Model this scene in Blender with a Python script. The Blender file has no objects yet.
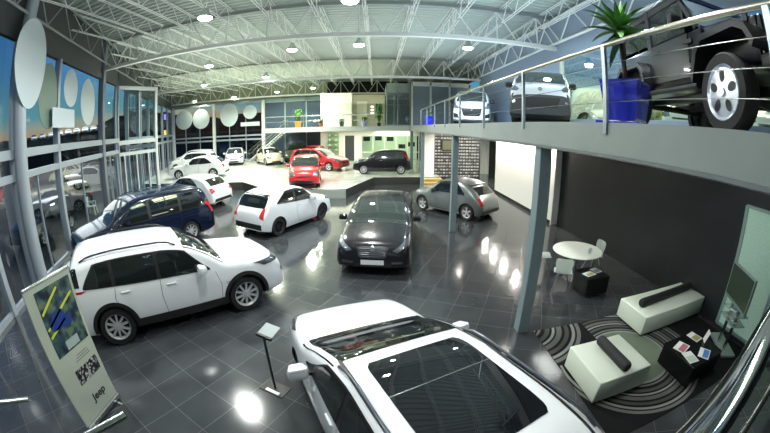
import bpy, bmesh, math, random
from math import sin, cos, pi, radians, hypot, atan2
from mathutils import Vector, Matrix
from mathutils.bvhtree import BVHTree
random.seed(7)
SC = bpy.context.scene
COL = SC.collection

# ---------------------------------------------------------------- materials
MATS = {}
def mat(name, col, rough=.5, metal=0., coat=0., emit=None, estr=1., spec=.5, alpha=1., noise=None, trans=0., ior=1.45, bump=None):
    if name in MATS: return MATS[name]
    m = bpy.data.materials.new(name); m.use_nodes = True; nt = m.node_tree
    b = nt.nodes['Principled BSDF']
    b.inputs['Base Color'].default_value = (*col, 1)
    b.inputs['Roughness'].default_value = rough
    b.inputs['Metallic'].default_value = metal
    b.inputs['Coat Weight'].default_value = coat
    b.inputs['Coat Roughness'].default_value = .03
    b.inputs['Specular IOR Level'].default_value = spec
    b.inputs['IOR'].default_value = ior
    b.inputs['Transmission Weight'].default_value = trans
    b.inputs['Alpha'].default_value = alpha
    if emit:
        b.inputs['Emission Color'].default_value = (*emit, 1); b.inputs['Emission Strength'].default_value = estr
    if noise:
        sc, amt = noise
        tc = nt.nodes.new('ShaderNodeTexCoord'); n = nt.nodes.new('ShaderNodeTexNoise'); n.inputs['Scale'].default_value = sc
        n.inputs['Detail'].default_value = 4
        r = nt.nodes.new('ShaderNodeValToRGB')
        r.color_ramp.elements[0].position = .3; r.color_ramp.elements[1].position = .7
        r.color_ramp.elements[0].color = (*[c*(1-amt) for c in col], 1); r.color_ramp.elements[1].color = (*[min(1, c*(1+amt)) for c in col], 1)
        nt.links.new(tc.outputs['Object'], n.inputs['Vector']); nt.links.new(n.outputs['Fac'], r.inputs['Fac']); nt.links.new(r.outputs['Color'], b.inputs['Base Color'])
    if bump:
        sc, st = bump
        tc = nt.nodes.new('ShaderNodeTexCoord'); n = nt.nodes.new('ShaderNodeTexNoise'); n.inputs['Scale'].default_value = sc
        bp = nt.nodes.new('ShaderNodeBump'); bp.inputs['Strength'].default_value = st; bp.inputs['Distance'].default_value = .01
        nt.links.new(tc.outputs['Object'], n.inputs['Vector']); nt.links.new(n.outputs['Fac'], bp.inputs['Height']); nt.links.new(bp.outputs['Normal'], b.inputs['Normal'])
    MATS[name] = m
    return m
def glass(name, tint=(.8, .9, .9), refl=.12, rough=.0, opac=0., ocol=(.5, .6, .6)):
    if name in MATS: return MATS[name]
    m = bpy.data.materials.new(name); m.use_nodes = True; nt = m.node_tree; nt.nodes.clear()
    o = nt.nodes.new('ShaderNodeOutputMaterial'); t = nt.nodes.new('ShaderNodeBsdfTransparent'); t.inputs[0].default_value = (*tint, 1)
    g = nt.nodes.new('ShaderNodeBsdfGlossy'); g.inputs['Roughness'].default_value = rough
    f = nt.nodes.new('ShaderNodeLayerWeight'); f.inputs['Blend'].default_value = .25
    mm = nt.nodes.new('ShaderNodeMath'); mm.operation = 'MULTIPLY_ADD'; mm.inputs[1].default_value = .28; mm.inputs[2].default_value = refl
    nt.links.new(f.outputs['Fresnel'], mm.inputs[0]); mx = nt.nodes.new('ShaderNodeMixShader')
    nt.links.new(mm.outputs[0], mx.inputs[0]); nt.links.new(g.outputs[0], mx.inputs[2])
    if opac > 0:
        d = nt.nodes.new('ShaderNodeBsdfDiffuse'); d.inputs[0].default_value = (*ocol, 1)
        m2 = nt.nodes.new('ShaderNodeMixShader'); m2.inputs[0].default_value = opac
        nt.links.new(t.outputs[0], m2.inputs[1]); nt.links.new(d.outputs[0], m2.inputs[2]); nt.links.new(m2.outputs[0], mx.inputs[1])
    else: nt.links.new(t.outputs[0], mx.inputs[1])
    nt.links.new(mx.outputs[0], o.inputs[0]); MATS[name] = m
    return m

# ---------------------------------------------------------------- objects
def tag(o, label=None, cat=None, group=None, kind=None):
    if label: o['label'] = label
    if cat: o['category'] = cat
    if group: o['group'] = group
    if kind: o['kind'] = kind
    return o
def empty(name, loc=(0, 0, 0), rz=0., label=None, cat=None, group=None):
    o = bpy.data.objects.new(name, None); COL.objects.link(o); o.location = loc; o.rotation_euler = (0, 0, rz); o.empty_display_size = .1
    return tag(o, label, cat, group)
def ob(name, bm, m=None, parent=None, smooth=False, loc=None, rz=None, sharp=40):
    me = bpy.data.meshes.new(name)
    bmesh.ops.recalc_face_normals(bm, faces=bm.faces)
    bm.to_mesh(me); bm.free()
    for x in (m if isinstance(m, (list, tuple)) else [m]):
        if x: me.materials.append(x)
    if smooth:
        for p in me.polygons: p.use_smooth = True
        try: me.set_sharp_from_angle(angle=radians(sharp))
        except Exception: pass
    o = bpy.data.objects.new(name, me); COL.objects.link(o)
    if parent: o.parent = parent
    if loc: o.location = loc
    if rz is not None: o.rotation_euler = (0, 0, rz)
    return o
def struct(name, bm, m, parent=None, **k):
    o = ob(name, bm, m, parent, **k)
    if not parent: o['kind'] = 'structure'
    return o
def copy_tree(o, parent=None):
    c = o.copy(); COL.objects.link(c)
    if parent: c.parent = parent
    for ch in list(o.children): copy_tree(ch, c)
    return c
def paint_tree(o, old, new):
    """a copy's own paint: swap one material for another on every mesh below"""
    for c in [o] + list(o.children_recursive):
        if c.type == 'MESH' and any(s == old for s in c.data.materials):
            c.data = c.data.copy()
            for i, s in enumerate(c.data.materials):
                if s == old: c.data.materials[i] = new
def B(): return bmesh.new()
def box(bm, x0, x1, y0, y1, z0, z1, M=None, bev=0., mi=0):
    vs = [bm.verts.new((x, y, z)) for z in (z0, z1) for y in (y0, y1) for x in (x0, x1)]
    fs = [bm.faces.new([vs[i] for i in q]) for q in ((0, 2, 3, 1), (4, 5, 7, 6), (0, 1, 5, 4), (2, 6, 7, 3), (0, 4, 6, 2), (1, 3, 7, 5))]
    for f in fs: f.material_index = mi
    if bev > 0:
        r = bmesh.ops.bevel(bm, geom=list({e for f in fs for e in f.edges}), offset=bev, segments=2, affect='EDGES', profile=.5)
        vs = list({v for f in r['faces'] for v in f.verts} | {v for v in vs if v.is_valid})
        for f in r['faces']: f.material_index = mi
    if M is not None:
        for v in vs: v.co = M @ v.co
    return bm
def frame_to(p, q):
    d = (Vector(q) - Vector(p)); z = d.normalized(); a = Vector((0, 0, 1)) if abs(z.z) < .95 else Vector((1, 0, 0))
    x = a.cross(z).normalized(); y = z.cross(x)
    return x, y, z, d.length
def tube(bm, p, q, r, n=8, r2=None, mi=0):
    x, y, z, L = frame_to(p, q); p = Vector(p); q = Vector(q); r2 = r if r2 is None else r2
    a = [bm.verts.new(p + r*(x*cos(2*pi*i/n) + y*sin(2*pi*i/n))) for i in range(n)]
    b = [bm.verts.new(q + r2*(x*cos(2*pi*i/n) + y*sin(2*pi*i/n))) for i in range(n)]
    for i in range(n):
        f = bm.faces.new((a[i], a[(i+1) % n], b[(i+1) % n], b[i])); f.material_index = mi
    bm.faces.new(a[::-1]).material_index = mi; bm.faces.new(b).material_index = mi
    return bm
def bar(bm, p, q, w, h, mi=0):
    """square bar from p to q, w wide, h high"""
    x, y, z, L = frame_to(p, q); p = Vector(p); q = Vector(q)
    o = [(-w/2, -h/2), (w/2, -h/2), (w/2, h/2), (-w/2, h/2)]
    a = [bm.verts.new(p + x*i + y*j) for i, j in o]; b = [bm.verts.new(q + x*i + y*j) for i, j in o]
    for i in range(4): bm.faces.new((a[i], a[(i+1) % 4], b[(i+1) % 4], b[i])).material_index = mi
    bm.faces.new(a[::-1]).material_index = mi; bm.faces.new(b).material_index = mi
    return bm
def path_tube(bm, pts, r, n=8):
    rings = []
    pts = [Vector(p) for p in pts]
    for i, p in enumerate(pts):
        d = (pts[min(i+1, len(pts)-1)] - pts[max(i-1, 0)]).normalized()
        a = Vector((0, 0, 1)) if abs(d.z) < .9 else Vector((1, 0, 0))
        x = a.cross(d).normalized(); y = d.cross(x)
        rings.append([bm.verts.new(p + r*(x*cos(2*pi*k/n) + y*sin(2*pi*k/n))) for k in range(n)])
    for a, b in zip(rings, rings[1:]):
        for k in range(n): bm.faces.new((a[k], a[(k+1) % n], b[(k+1) % n], b[k]))
    bm.faces.new(rings[0][::-1]); bm.faces.new(rings[-1])
    return bm
def lathe(bm, prof, n=24, M=None, mi=0, axis='z', close=True):
    """prof: list of (r, h)"""
    rings = []
    for r, h in prof:
        ring = []
        for k in range(n):
            a = 2*pi*k/n
            p = Vector((r*cos(a), r*sin(a), h)) if axis == 'z' else Vector((r*cos(a), h, r*sin(a)))
            if M is not None: p = M @ p
            ring.append(bm.verts.new(p))
        rings.append(ring)
    for a, b in zip(rings, rings[1:]):
        for k in range(n): bm.faces.new((a[k], a[(k+1) % n], b[(k+1) % n], b[k])).material_index = mi
    if close:
        bm.faces.new(rings[0][::-1]).material_index = mi; bm.faces.new(rings[-1]).material_index = mi
    return bm
def quad(bm, a, b, c, d, mi=0):
    f = bm.faces.new([bm.verts.new(p) for p in (a, b, c, d)]); f.material_index = mi
    return f
def prism(bm, pts, z0, z1, mi=0):
    a = [bm.verts.new((x, y, z0)) for x, y in pts]; b = [bm.verts.new((x, y, z1)) for x, y in pts]; n = len(pts)
    for i in range(n): bm.faces.new((a[i], a[(i+1) % n], b[(i+1) % n], b[i])).material_index = mi
    bm.faces.new(a[::-1]).material_index = mi; bm.faces.new(b).material_index = mi
    return bm
def text_obj(name, s, size, m, parent, loc, rot, ext=.001, bold=0.):
    c = bpy.data.curves.new(name, 'FONT'); c.body = s; c.size = size; c.extrude = ext; c.align_x = 'CENTER'; c.align_y = 'CENTER'; c.offset = bold
    t = bpy.data.objects.new(name, c); dg = bpy.context.evaluated_depsgraph_get(); COL.objects.link(t); dg.update()
    me = bpy.data.meshes.new_from_object(t.evaluated_get(bpy.context.evaluated_depsgraph_get())); bpy.data.objects.remove(t)
    me.materials.clear(); me.materials.append(m)
    o = bpy.data.objects.new(name, me); COL.objects.link(o); o.parent = parent; o.location = loc; o.rotation_euler = rot
    return o

# ---------------------------------------------------------------- lens and camera
F_, A_, PITCH, ROLL, YAW, CX, CY, EYE = 340.68, .0287, .1698, -.0020, -.0258, 385., 185.5, 3.45
u0 = Vector((0, cos(PITCH), sin(PITCH))); UP = Vector((cos(ROLL)*u0.x - sin(ROLL)*u0.y, sin(ROLL)*u0.x + cos(ROLL)*u0.y, u0.z))
f0 = Vector((0, 0, -1)); f0 = (f0 - UP*f0.dot(UP)).normalized(); rt = f0.cross(UP)
DD = f0*cos(YAW) + rt*sin(YAW); XX = DD.cross(UP)
MC = Matrix((XX, DD, UP))
def ray(px, py):
    x = px-CX; y = -(py-CY); r = hypot(x, y); t = r/F_; th = t + A_*t**3; s = sin(th)/max(r, 1e-9)
    return MC @ Vector((x*s, y*s, -cos(th)))
def fl(px, py, z=0.):
    d = ray(px, py); return d*((z-EYE)/d.z) + Vector((0, 0, EYE))
def at_y(px, py, y): d = ray(px, py); return d*(y/d.y) + Vector((0, 0, EYE))
def at_x(px, py, x): d = ray(px, py); return d*(x/d.x) + Vector((0, 0, EYE))
cam = bpy.data.cameras.new('camera'); cob = bpy.data.objects.new('camera', cam); COL.objects.link(cob); SC.camera = cob
cam.type = 'PANO'; cam.panorama_type = 'FISHEYE_LENS_POLYNOMIAL'; cam.sensor_fit = 'HORIZONTAL'; cam.sensor_width = 36
fm = F_*36/770
cam.fisheye_polynomial_k0 = 0; cam.fisheye_polynomial_k1 = -1/fm; cam.fisheye_polynomial_k2 = 0
cam.fisheye_polynomial_k3 = -A_/fm**3; cam.fisheye_polynomial_k4 = 0; cam.fisheye_fov = radians(180)
cam.shift_y = -(216.5-CY)/433; cam.lens = 10; cam.clip_start = .02; cam.clip_end = 500
cob.matrix_world = Matrix.Translation((0, 0, EYE)) @ MC.to_4x4()
# ---------------------------------------------------------------- cars
def pchip(pts):
    xs = [p[0] for p in pts]; ys = [p[1] for p in pts]; n = len(xs)
    h = [xs[i+1]-xs[i] for i in range(n-1)]; d = [(ys[i+1]-ys[i])/h[i] for i in range(n-1)]
    m = [d[0]] + [0 if d[i-1]*d[i] <= 0 else 3*(h[i-1]+h[i])/((2*h[i]+h[i-1])/d[i-1]+(h[i]+2*h[i-1])/d[i]) for i in range(1, n-1)] + [d[-1]]
    def f(x):
        if x <= xs[0]: return ys[0]
        if x >= xs[-1]: return ys[-1]
        i = max(k for k in range(n-1) if xs[k] <= x); t = (x-xs[i])/h[i]
        return ((2*t**3-3*t*t+1)*ys[i] + (t**3-2*t*t+t)*h[i]*m[i] + (-2*t**3+3*t*t)*ys[i+1] + (t**3-t*t)*h[i]*m[i+1])
    return f
BLK = mat('black_plastic', (.012, .012, .013), .45)
TYRE = mat('tyre_rubber', (.012, .012, .012), .75)
RIM = mat('alloy_silver', (.60, .61, .62), .3, .45)
RIMD = mat('alloy_dark', (.05, .05, .055), .3, .8)
CHROME = mat('chrome', (.85, .86, .88), .08, 1.)
CGL = mat('car_glass', (.008, .011, .011), .03, 0., 0., spec=.9)
CGL2 = mat('car_glass_pale', (.028, .036, .034), .03, 0., 0., spec=1.)
LENS = mat('headlight_lens', (.26, .28, .31), .12, .7, 1.)
LDARK = mat('headlight_dark', (.06, .065, .07), .1, .3, 1.)
RED = mat('tail_lamp_red', (.45, .012, .02), .15, 0, 1.)
PLATE = mat('plate_white', (.75, .76, .78), .5)
SEAM = mat('seam_dark', (.02, .02, .022), .6)
WHITE = mat('paint_white', (.70, .72, .74), .28, 0, 1.)
def paint(name, c, met=0., r=.3):
    dk = max(c) < .04; return mat(name, c, r, 0. if dk else met, .35 if dk else 1., spec=.35 if dk else .5)

class Body:
    def __init__(s, P):
        s.P = P; s.L = P['L']; s.W = P['W']; s.top = pchip(P['top']); s.belt = pchip(P['belt'])
        s.H = max(z for _, z in P['top']); s.zl = P.get('zl', .2); s.x0 = P['fo'] + P['wb']/2
        s.rw = P.get('rw', .74)*s.W/2; pl = P.get('plan', [(0, .80), (.12, .9), (.4, .975), (.9, 1), (s.L-.9, 1), (s.L-.35, .97), (s.L-.08, .9), (s.L, .84)])
        s.plan = pchip(pl)
    def hw(s, t, z):
        w = s.W/2*s.plan(t); b = s.belt(t)
        if z <= b:
            zm = .5*b+.06; q = (z-zm)/(b-zm) if z > zm else (zm-z)/(zm-s.zl)
            return w*(1-.045*q*q) if z > zm else w*(1-.07*q**3)
        k = (z-b)/max(.05, s.H-b); wr = s.rw*(.55+.45*s.plan(t))
        return w*.955 + (wr-w*.955)*k**1.15
    def sec(s, t):
        zt = s.top(t); cr = s.P.get('crown', .05); b = s.belt(t)
        cr = min(cr, .3*(zt-s.zl)); rc = min(s.P.get('rc', .12), .3*(zt-s.zl))
        zc = zt-cr-rc; hw = s.hw(t, zc); rcy = min(rc*1.4, hw*.4)
        lo = s.zl + (.06 if t < .1 or t > s.L-.1 else 0)
        # raise the underside at the bumpers
        e = max(0, 1-t/.55, 1-(s.L-t)/.6); lo = s.zl + .1*e*e
        pts = [(0, lo), (s.hw(t, lo)*.86, lo)]
        N = 12
        for i in range(N+1): z = lo+.02+(zc-lo-.02)*i/N; pts.append((s.hw(t, z), z))
        for i in range(1, 6):
            a = pi/2*i/5; y = hw-rcy+rcy*cos(a); pts.append((y, zt-cr*(y/hw)**2-rc*(1-sin(a))))
        for i in range(1, 7): y = (hw-rcy)*(1-i/6); pts.append((y, zt-cr*(y/hw)**2))
        return pts
    def mesh(s):
        bm = B(); L = s.L
        ts = [0, .012, .03, .06, .1, .15]; t = .2
        while t < L-.18: ts.append(t); t += .05
        ts += [L-.15, L-.1, L-.06, L-.03, L-.012, L]; rings = []
        for t in ts:
            h = s.sec(t); x = s.x0-t
            rings.append([bm.verts.new((x, y, z)) for y, z in h] + [bm.verts.new((x, -y, z)) for y, z in h[-2:0:-1]])
        n = len(rings[0])
        for a, b in zip(rings, rings[1:]):
            for i in range(n): bm.faces.new((a[i], a[(i+1) % n], b[(i+1) % n], b[i]))
        bm.faces.new(rings[0][::-1]); bm.faces.new(rings[-1])
        bmesh.ops.recalc_face_normals(bm, faces=bm.faces)
        return bm

def wheel_make(r, w, spokes, m_rim, side, parent, loc, style=0, hi=True):
    """tyre with rim as a sub-part; outer face towards side*y"""
    n = 36 if hi else 20; bm = B(); ri = r*.70
    lathe(bm, [(ri, -w/2), (r*.93, -w/2), (r*.985, -w*.38), (r, -w*.2), (r, w*.2), (r*.985, w*.38), (r*.93, w/2), (ri, w/2), (ri*.97, w*.3), (ri*.97, -w*.3), (ri, -w/2)], n, axis='y', close=False)
    ty = ob('wheel', bm, TYRE, parent, smooth=True, loc=loc)
    bm = B(); s = side; f = w*.42*s
    lathe(bm, [(ri*.99, w*.46*s), (ri*.93, f), (ri*.88, f-.02*s), (ri*.86, 0), (ri*.97, -w*.3*s)], n, axis='y', close=False)
    for k in range(spokes):
        a = 2*pi*k/spokes+.2; 
        for da in ((-.13, .13) if style == 1 else (0,)):
            c, d = cos(a+da), sin(a+da); c0, d0 = cos(a+da*.3), sin(a+da*.3); wd = ri*(.085 if style == 1 else .15)*(5/spokes if spokes > 5 and style == 0 else 1)
            p = Vector((c0*ri*.12, f-.012*s, d0*ri*.12)); q = Vector((c*ri*.92, f-.008*s, d*ri*.92)); tn = Vector((-d, 0, c))
            vs = [bm.verts.new(v) for v in (p-tn*wd*1.1, p+tn*wd*1.1, q+tn*wd, q-tn*wd)]; o = Vector((0, -.03*s, 0))
            v2 = [bm.verts.new(v.co+o) for v in vs]
            bm.faces.new(vs); bm.faces.new(v2[::-1])
            for i in range(4): bm.faces.new((vs[i], vs[(i+1) % 4], v2[(i+1) % 4], v2[i]))
    lathe(bm, [(ri*.22, f+.004*s), (ri*.24, f-.03*s)], 16, axis='y')
    rm = ob('rim', bm, m_rim, ty)
    bm = B(); lathe(bm, [(ri*.87, f-.06*s), (ri*.3, f-.05*s), (.01, f-.05*s)], n, axis='y'); ob('brake_disc', bm, mat('brake_dark', (.03, .03, .032), .4, .6), ty)
    return ty

def make_car(P, pm, label, loc, az, group=None, hi=True, name='car', z=0., pitch=0.):
    """az: heading, degrees clockwise from +Y seen from above"""
    root = empty(name, (loc[0], loc[1], z), radians(90-az), label, P.get('cat', 'car'), group); root.rotation_euler.y = radians(pitch)
    b = Body(P); bm = b.mesh(); tree = BVHTree.FromBMesh(bm); L = b.L; wb = P['wb']; r = P['rt']; W = b.W; x0 = b.x0
    me = bpy.data.meshes.new('body'); bm.to_mesh(me); bm.free()
    me.materials.append(pm); me.materials.append(BLK)
    if P.get('bumper'):
        me.materials.append(P['bumper'][2])
        for p in me.polygons:
            if p.center.x > x0-P['bumper'][0] and p.center.z < P['bumper'][1]: p.material_index = 2
    body = bpy.data.objects.new('body', me); COL.objects.link(body)
    for sx in (wb/2, -wb/2):          # wheel wells cut out of the sides
        cb = B(); rr = r*P.get('arch', 1.13)
        for sy in (1, -1):
            lathe(cb, [(rr, sy*(W/2-.32)), (rr, sy*(W/2+.1))], 40, Matrix.Translation((sx, 0, r+.01)), axis='y')
        bmesh.ops.recalc_face_normals(cb, faces=cb.faces)
        cm = bpy.data.meshes.new('c'); cb.to_mesh(cm); cb.free(); cm.materials.append(BLK)
        co = bpy.data.objects.new('c', cm); COL.objects.link(co)
        md = body.modifiers.new('b', 'BOOLEAN'); md.operation = 'DIFFERENCE'; md.object = co; md.solver = 'EXACT'; md.material_mode = 'TRANSFER'
        bpy.context.view_layer.update(); dg = bpy.context.evaluated_depsgraph_get()
        nm = bpy.data.meshes.new_from_object(body.evaluated_get(dg)); body.modifiers.clear(); body.data = nm; bpy.data.objects.remove(co)
    for p in body.data.polygons: p.use_smooth = True
    try: body.data.set_sharp_from_angle(angle=radians(38))
    except Exception: pass
    body.parent = root
    X = lambda s: x0-s
    def cast(view, a, c):
        if view in 'LR': o = Vector((X(a), 3 if view == 'L' else -3, c)); d = Vector((0, -1 if view == 'L' else 1, 0))
        elif view == 'F': o = Vector((x0+2, a, c)); d = Vector((-1, 0, 0))
        elif view == 'B': o = Vector((x0-L-2, a, c)); d = Vector((1, 0, 0))
        else: o = Vector((X(a), c, 4)); d = Vector((0, 0, -1))
        h = tree.ray_cast(o, d)
        return (h[0], h[1]) if h[0] is not None else None
    def decal(nm, view, cols, m, eps=.005, k=6, par=None, thick=0.):
        """cols: (a, lo, hi) strips laid on the body as seen in that view"""
        bm = B(); g = []
        for a, lo, hi_ in cols:
            row = []
            for i in range(k+1):
                h = cast(view, a, lo+(hi_-lo)*i/k)
                row.append(bm.verts.new(h[0]+h[1]*eps) if h else None)
            g.append(row)
        for p, q in zip(g, g[1:]):
            for i in range(k):
                f = (p[i], p[i+1], q[i+1], q[i])
                if all(f) and max((f[0].co-f[2].co).length, (f[1].co-f[3].co).length) < .9: bm.faces.new(f)
        left = set(bm.faces); best = []
        while left:             # keep one connected patch
            st = [left.pop()]; isl = list(st)
            while st:
                for e_ in st.pop().edges:
                    for f2 in e_.link_faces:
                        if f2 in left: left.discard(f2); st.append(f2); isl.append(f2)
            if len(isl) > len(best): best = isl
        bs = set(best); bmesh.ops.delete(bm, geom=[f for f in bm.faces if f not in bs], context='FACES')
        bmesh.ops.delete(bm, geom=[v for v in bm.verts if not v.link_faces], context='VERTS')
        bm.normal_update()
        for f in bm.faces:      # outward = away from the centre line
            h = f.calc_center_median(); d = {'L': Vector((0, 1, 0)), 'R': Vector((0, -1, 0)), 'F': Vector((1, 0, 0)), 'B': Vector((-1, 0, 0)), 'T': Vector((0, 0, 1))}[view]
            if f.normal.dot(d) < 0: f.normal_flip()
        me2 = bpy.data.meshes.new(nm); bm.to_mesh(me2); bm.free(); me2.materials.append(m)
        for p in me2.polygons: p.use_smooth = True
        o = bpy.data.objects.new(nm, me2); COL.objects.link(o); o.parent = par or root
        return o
    def poly(view, nm, pts, m, n=14, **kw):
        xs = [p[0] for p in pts]; a0, a1 = min(xs), max(xs); cols = []
        for i in range(n+1):
            a = a0+(a1-a0)*(i/n)*.998+(a1-a0)*.001; zz = []
            for (xa, ya), (xb, yb) in zip(pts, pts[1:]+pts[:1]):
                if (xa-a)*(xb-a) <= 0 and xa != xb: zz.append(ya+(yb-ya)*(a-xa)/(xb-xa))
            if len(zz) >= 2: cols.append((a, min(zz), max(zz)))
        return decal(nm, view, cols, m, **kw)
    def line(view, nm, pts, m=SEAM, w=.008, **kw):
        bm = B(); pr = None
        out = []
        for (a0, c0), (a1, c1) in zip(pts, pts[1:]):
            n = max(1, int(hypot(a1-a0, c1-c0)/.06))
            for i in range(n): out.append((a0+(a1-a0)*i/n, c0+(c1-c0)*i/n))
        out.append(pts[-1]); rows = []
        for i, (a, c) in enumerate(out):
            p, q = out[max(0, i-1)], out[min(len(out)-1, i+1)]; dx, dy = q[0]-p[0], q[1]-p[1]; l = hypot(dx, dy) or 1
            nx, ny = -dy/l*w/2, dx/l*w/2
            h1, h2 = cast(view, a+nx, c+ny), cast(view, a-nx, c-ny)
            rows.append((bm.verts.new(h1[0]+h1[1]*.004), bm.verts.new(h2[0]+h2[1]*.004)) if h1 and h2 else None)
        for p, q in zip(rows, rows[1:]):
            if p and q: bm.faces.new((p[0], p[1], q[1], q[0]))
        return ob(nm, bm, m, kw.get('par') or root)
    # glass
    wc, wr = P['ws']                     # windscreen from cowl s to roof s
    def ins(s_, dz): return b.hw(s_, b.top(s_)-dz)
    g = P.get('glass', CGL)
    cols = []
    for i in range(15):
        s_ = wc+(wr-wc)*i/14; h = max(.1, ins(s_, .17)-.055); cols.append((s_, -h, h))
    decal('windscreen', 'T', cols, P.get('wglass', g), k=16)
    if hi:
        line('T', 'wiper', [(wc+.05, ins(wc+.05, .17)*.75), (wc+.12, -.1)], BLK, .02); line('T', 'wiper', [(wc+.05, .05), (wc+.16, -ins(wc, .17)*.75)], BLK, .02)
    if 'rg' in P:
        z0, z1, y0, y1 = P['rg']; cols = []
        for i in range(19):
            q = -1+2*i/18; y = q*y0; zz = z0 + (z1-z0)*(0 if abs(y) <= y1 else (abs(y)-y1)/(y0-y1))*.8
            cols.append((y, zz if False else z0, z1-(z1-z0)*.04*abs(q)**4))
        decal('rear_window', 'B', [(y, z0+.0, z1) for y, _, z1 in cols], CGL, k=8)
    bt = P.get('bt', .035); tp = P.get('tp', .115)
    for v in 'LR':
        pn = P['panes']; A0, C0, SL, SR = pn[0][0]-.03, pn[-1][1]+.03, pn[0][2], pn[-1][3]; cols = []
        for i in range(37):
            s_ = A0+(C0-A0)*i/36; lo = b.belt(s_)+bt-.02; hi_ = b.top(s_)-tp+.02
            if SL and s_ < A0+SL: hi_ = min(hi_, lo+.03+(hi_-lo-.03)*((s_-A0)/SL)**.8)
            if SR and s_ > C0-SR: hi_ = min(hi_, lo+.03+(hi_-lo-.03)*((C0-s_)/SR)**.8)
            if hi_ > lo+.01: cols.append((s_, lo, hi_))
        decal('window_surround', v, cols, BLK, eps=.009)
        for (a, c, sl, sr) in P['panes']:      # each pane between a and c, leaning edges sl, sr
            cols = []; n = 12
            for i in range(n+1):
                s_ = a+(c-a)*i/n; lo = b.belt(s_)+bt; hi_ = b.top(s_)-tp
                if sl and s_ < a+sl: hi_ = min(hi_, lo+.03+(hi_-lo-.03)*((s_-a)/sl)**.8)
                if sr and s_ > c-sr: lo2 = lo+(hi_-lo)*(0); hi_ = min(hi_, lo+.03+(hi_-lo-.03)*((c-s_)/sr)**.8) if sr > 0 else hi_
                if hi_ > lo+.01: cols.append((s_, lo, hi_))
            decal('side_window', v, cols, g, eps=.014)
        if P.get('surround'):
            pass
        for ln in P.get('seams', []):
            if hi: line(v, 'door_seam', ln)
        for (a, z_) in P.get('handles', []):
            h = cast(v, a, z_)
            if h and hi:
                bm = B(); sg = 1 if v == 'L' else -1
                box(bm, h[0].x-.09, h[0].x+.09, h[0].y-.01, h[0].y+.02*1, z_-.014, z_+.014, bev=.006) if sg > 0 else box(bm, h[0].x-.09, h[0].x+.09, h[0].y-.02, h[0].y+.01, z_-.014, z_+.014, bev=.006)
                ob('door_handle', bm, P.get('handle_m', pm), root)
        # mirror
        ms, mz = P.get('mirror', (wc+.42, b.belt(wc+.4)+.07)); h = cast(v, ms, mz-.03)
        if h:
            sg = 1 if v == 'L' else -1; bm = B()
            box(bm, -.085, .085, -.12, .12, -.09, .09, bev=.055)
            for vv in bm.verts:
                if vv.co.x > 0: vv.co.y *= .8; vv.co.z *= .8
                vv.co += Vector((h[0].x, h[0].y+sg*.15, mz+.02))
            mo = ob('mirror', bm, P.get('mirror_m', pm), root, smooth=True)
            bm = B(); bar(bm, (h[0].x, h[0].y-sg*.02, mz-.04), (h[0].x, h[0].y+sg*.09, mz-.01), .05, .04); ob('mirror_arm', bm, BLK, mo)
            bm = B(); box(bm, h[0].x-.079, h[0].x-.074, h[0].y+sg*.15-.075, h[0].y+sg*.15+.075, mz-.035, mz+.075); ob('mirror_glass', bm, CHROME, mo)
        if P.get('cladding'):           # dark sill and arch rings
            cz = P['cladding']; decal('sill_cladding', v, [(x0-wb/2+r*1.1+(wb-2.2*r)*i/12, b.zl+.02, b.zl+cz) for i in range(13)], BLK, k=3, eps=.008)
            for sx in (wb/2, -wb/2):
                bm = B(); rows = []
                for i in range(25):
                    a = -.15+(pi+.3)*i/24; q = []
                    for rr in (r*1.12, r*1.12+.075):
                        hh = cast(v, x0-(sx+rr*cos(a)), max(b.zl+.02, r+.01+rr*sin(a))); q.append(hh)
                    rows.append([bm.verts.new(h_[0]+h_[1]*.009) for h_ in q] if all(q) else None)
                for p_, q_ in zip(rows, rows[1:]):
                    if p_ and q_: bm.faces.new((p_[0], p_[1], q_[1], q_[0]))
                ob('wheel_arch_trim', bm, BLK, root)
        if P.get('skirt'):
            decal('side_skirt', v, [(x0-wb/2+r*1.15+(wb-2.3*r)*i/10, b.zl+.01, b.zl+P['skirt']) for i in range(11)], P.get('skirt_m', BLK), k=2, eps=.01)
    for sx in (wb/2, -wb/2):
        for sy in (1, -1):
            tw = P.get('tw', .21)
            wheel_make(r, tw, P.get('spokes', 5), P.get('rim_m', RIM), sy, root, (sx, sy*(W/2-tw/2-.035), r), P.get('rstyle', 0), hi)
    bm = B(); box(bm, x0-L+.5, x0-.5, -W/2+.33, W/2-.33, .14, b.zl+.12); ob('underbody', bm, BLK, root)
    for v, nm, pts, m in P.get('extra', []):
        if nm.startswith('='): line(v, nm[1:], pts, m, .02)
        else: poly(v, nm, pts, m)
    if P.get('sym'):
        for v, nm, pts, m in P['sym']:      # front and rear lamps, both sides
            for sg in (1, -1): poly(v, nm, [(p[0]*sg, p[1]) for p in pts], m, eps=.007)
    if P.get('lrail'):
        a, c, rm = P['lrail']
        for sg in (1, -1):
            pts = []
            for i in range(13):
                s_ = a+(c-a)*i/12; y = sg*(b.hw(s_, b.top(s_)-.17)-.09); h = cast('T', s_, y)
                e = min(1, min(i, 12-i)/1.2); pts.append(h[0]+Vector((0, 0, .012+.045*e)))
            bm = B(); path_tube(bm, pts, .017, 8); ob('roof_rail', bm, rm, root, smooth=True)
    root['_p'] = 0; del root['_p']
    return root, cast, decal, poly, line, b

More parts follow.
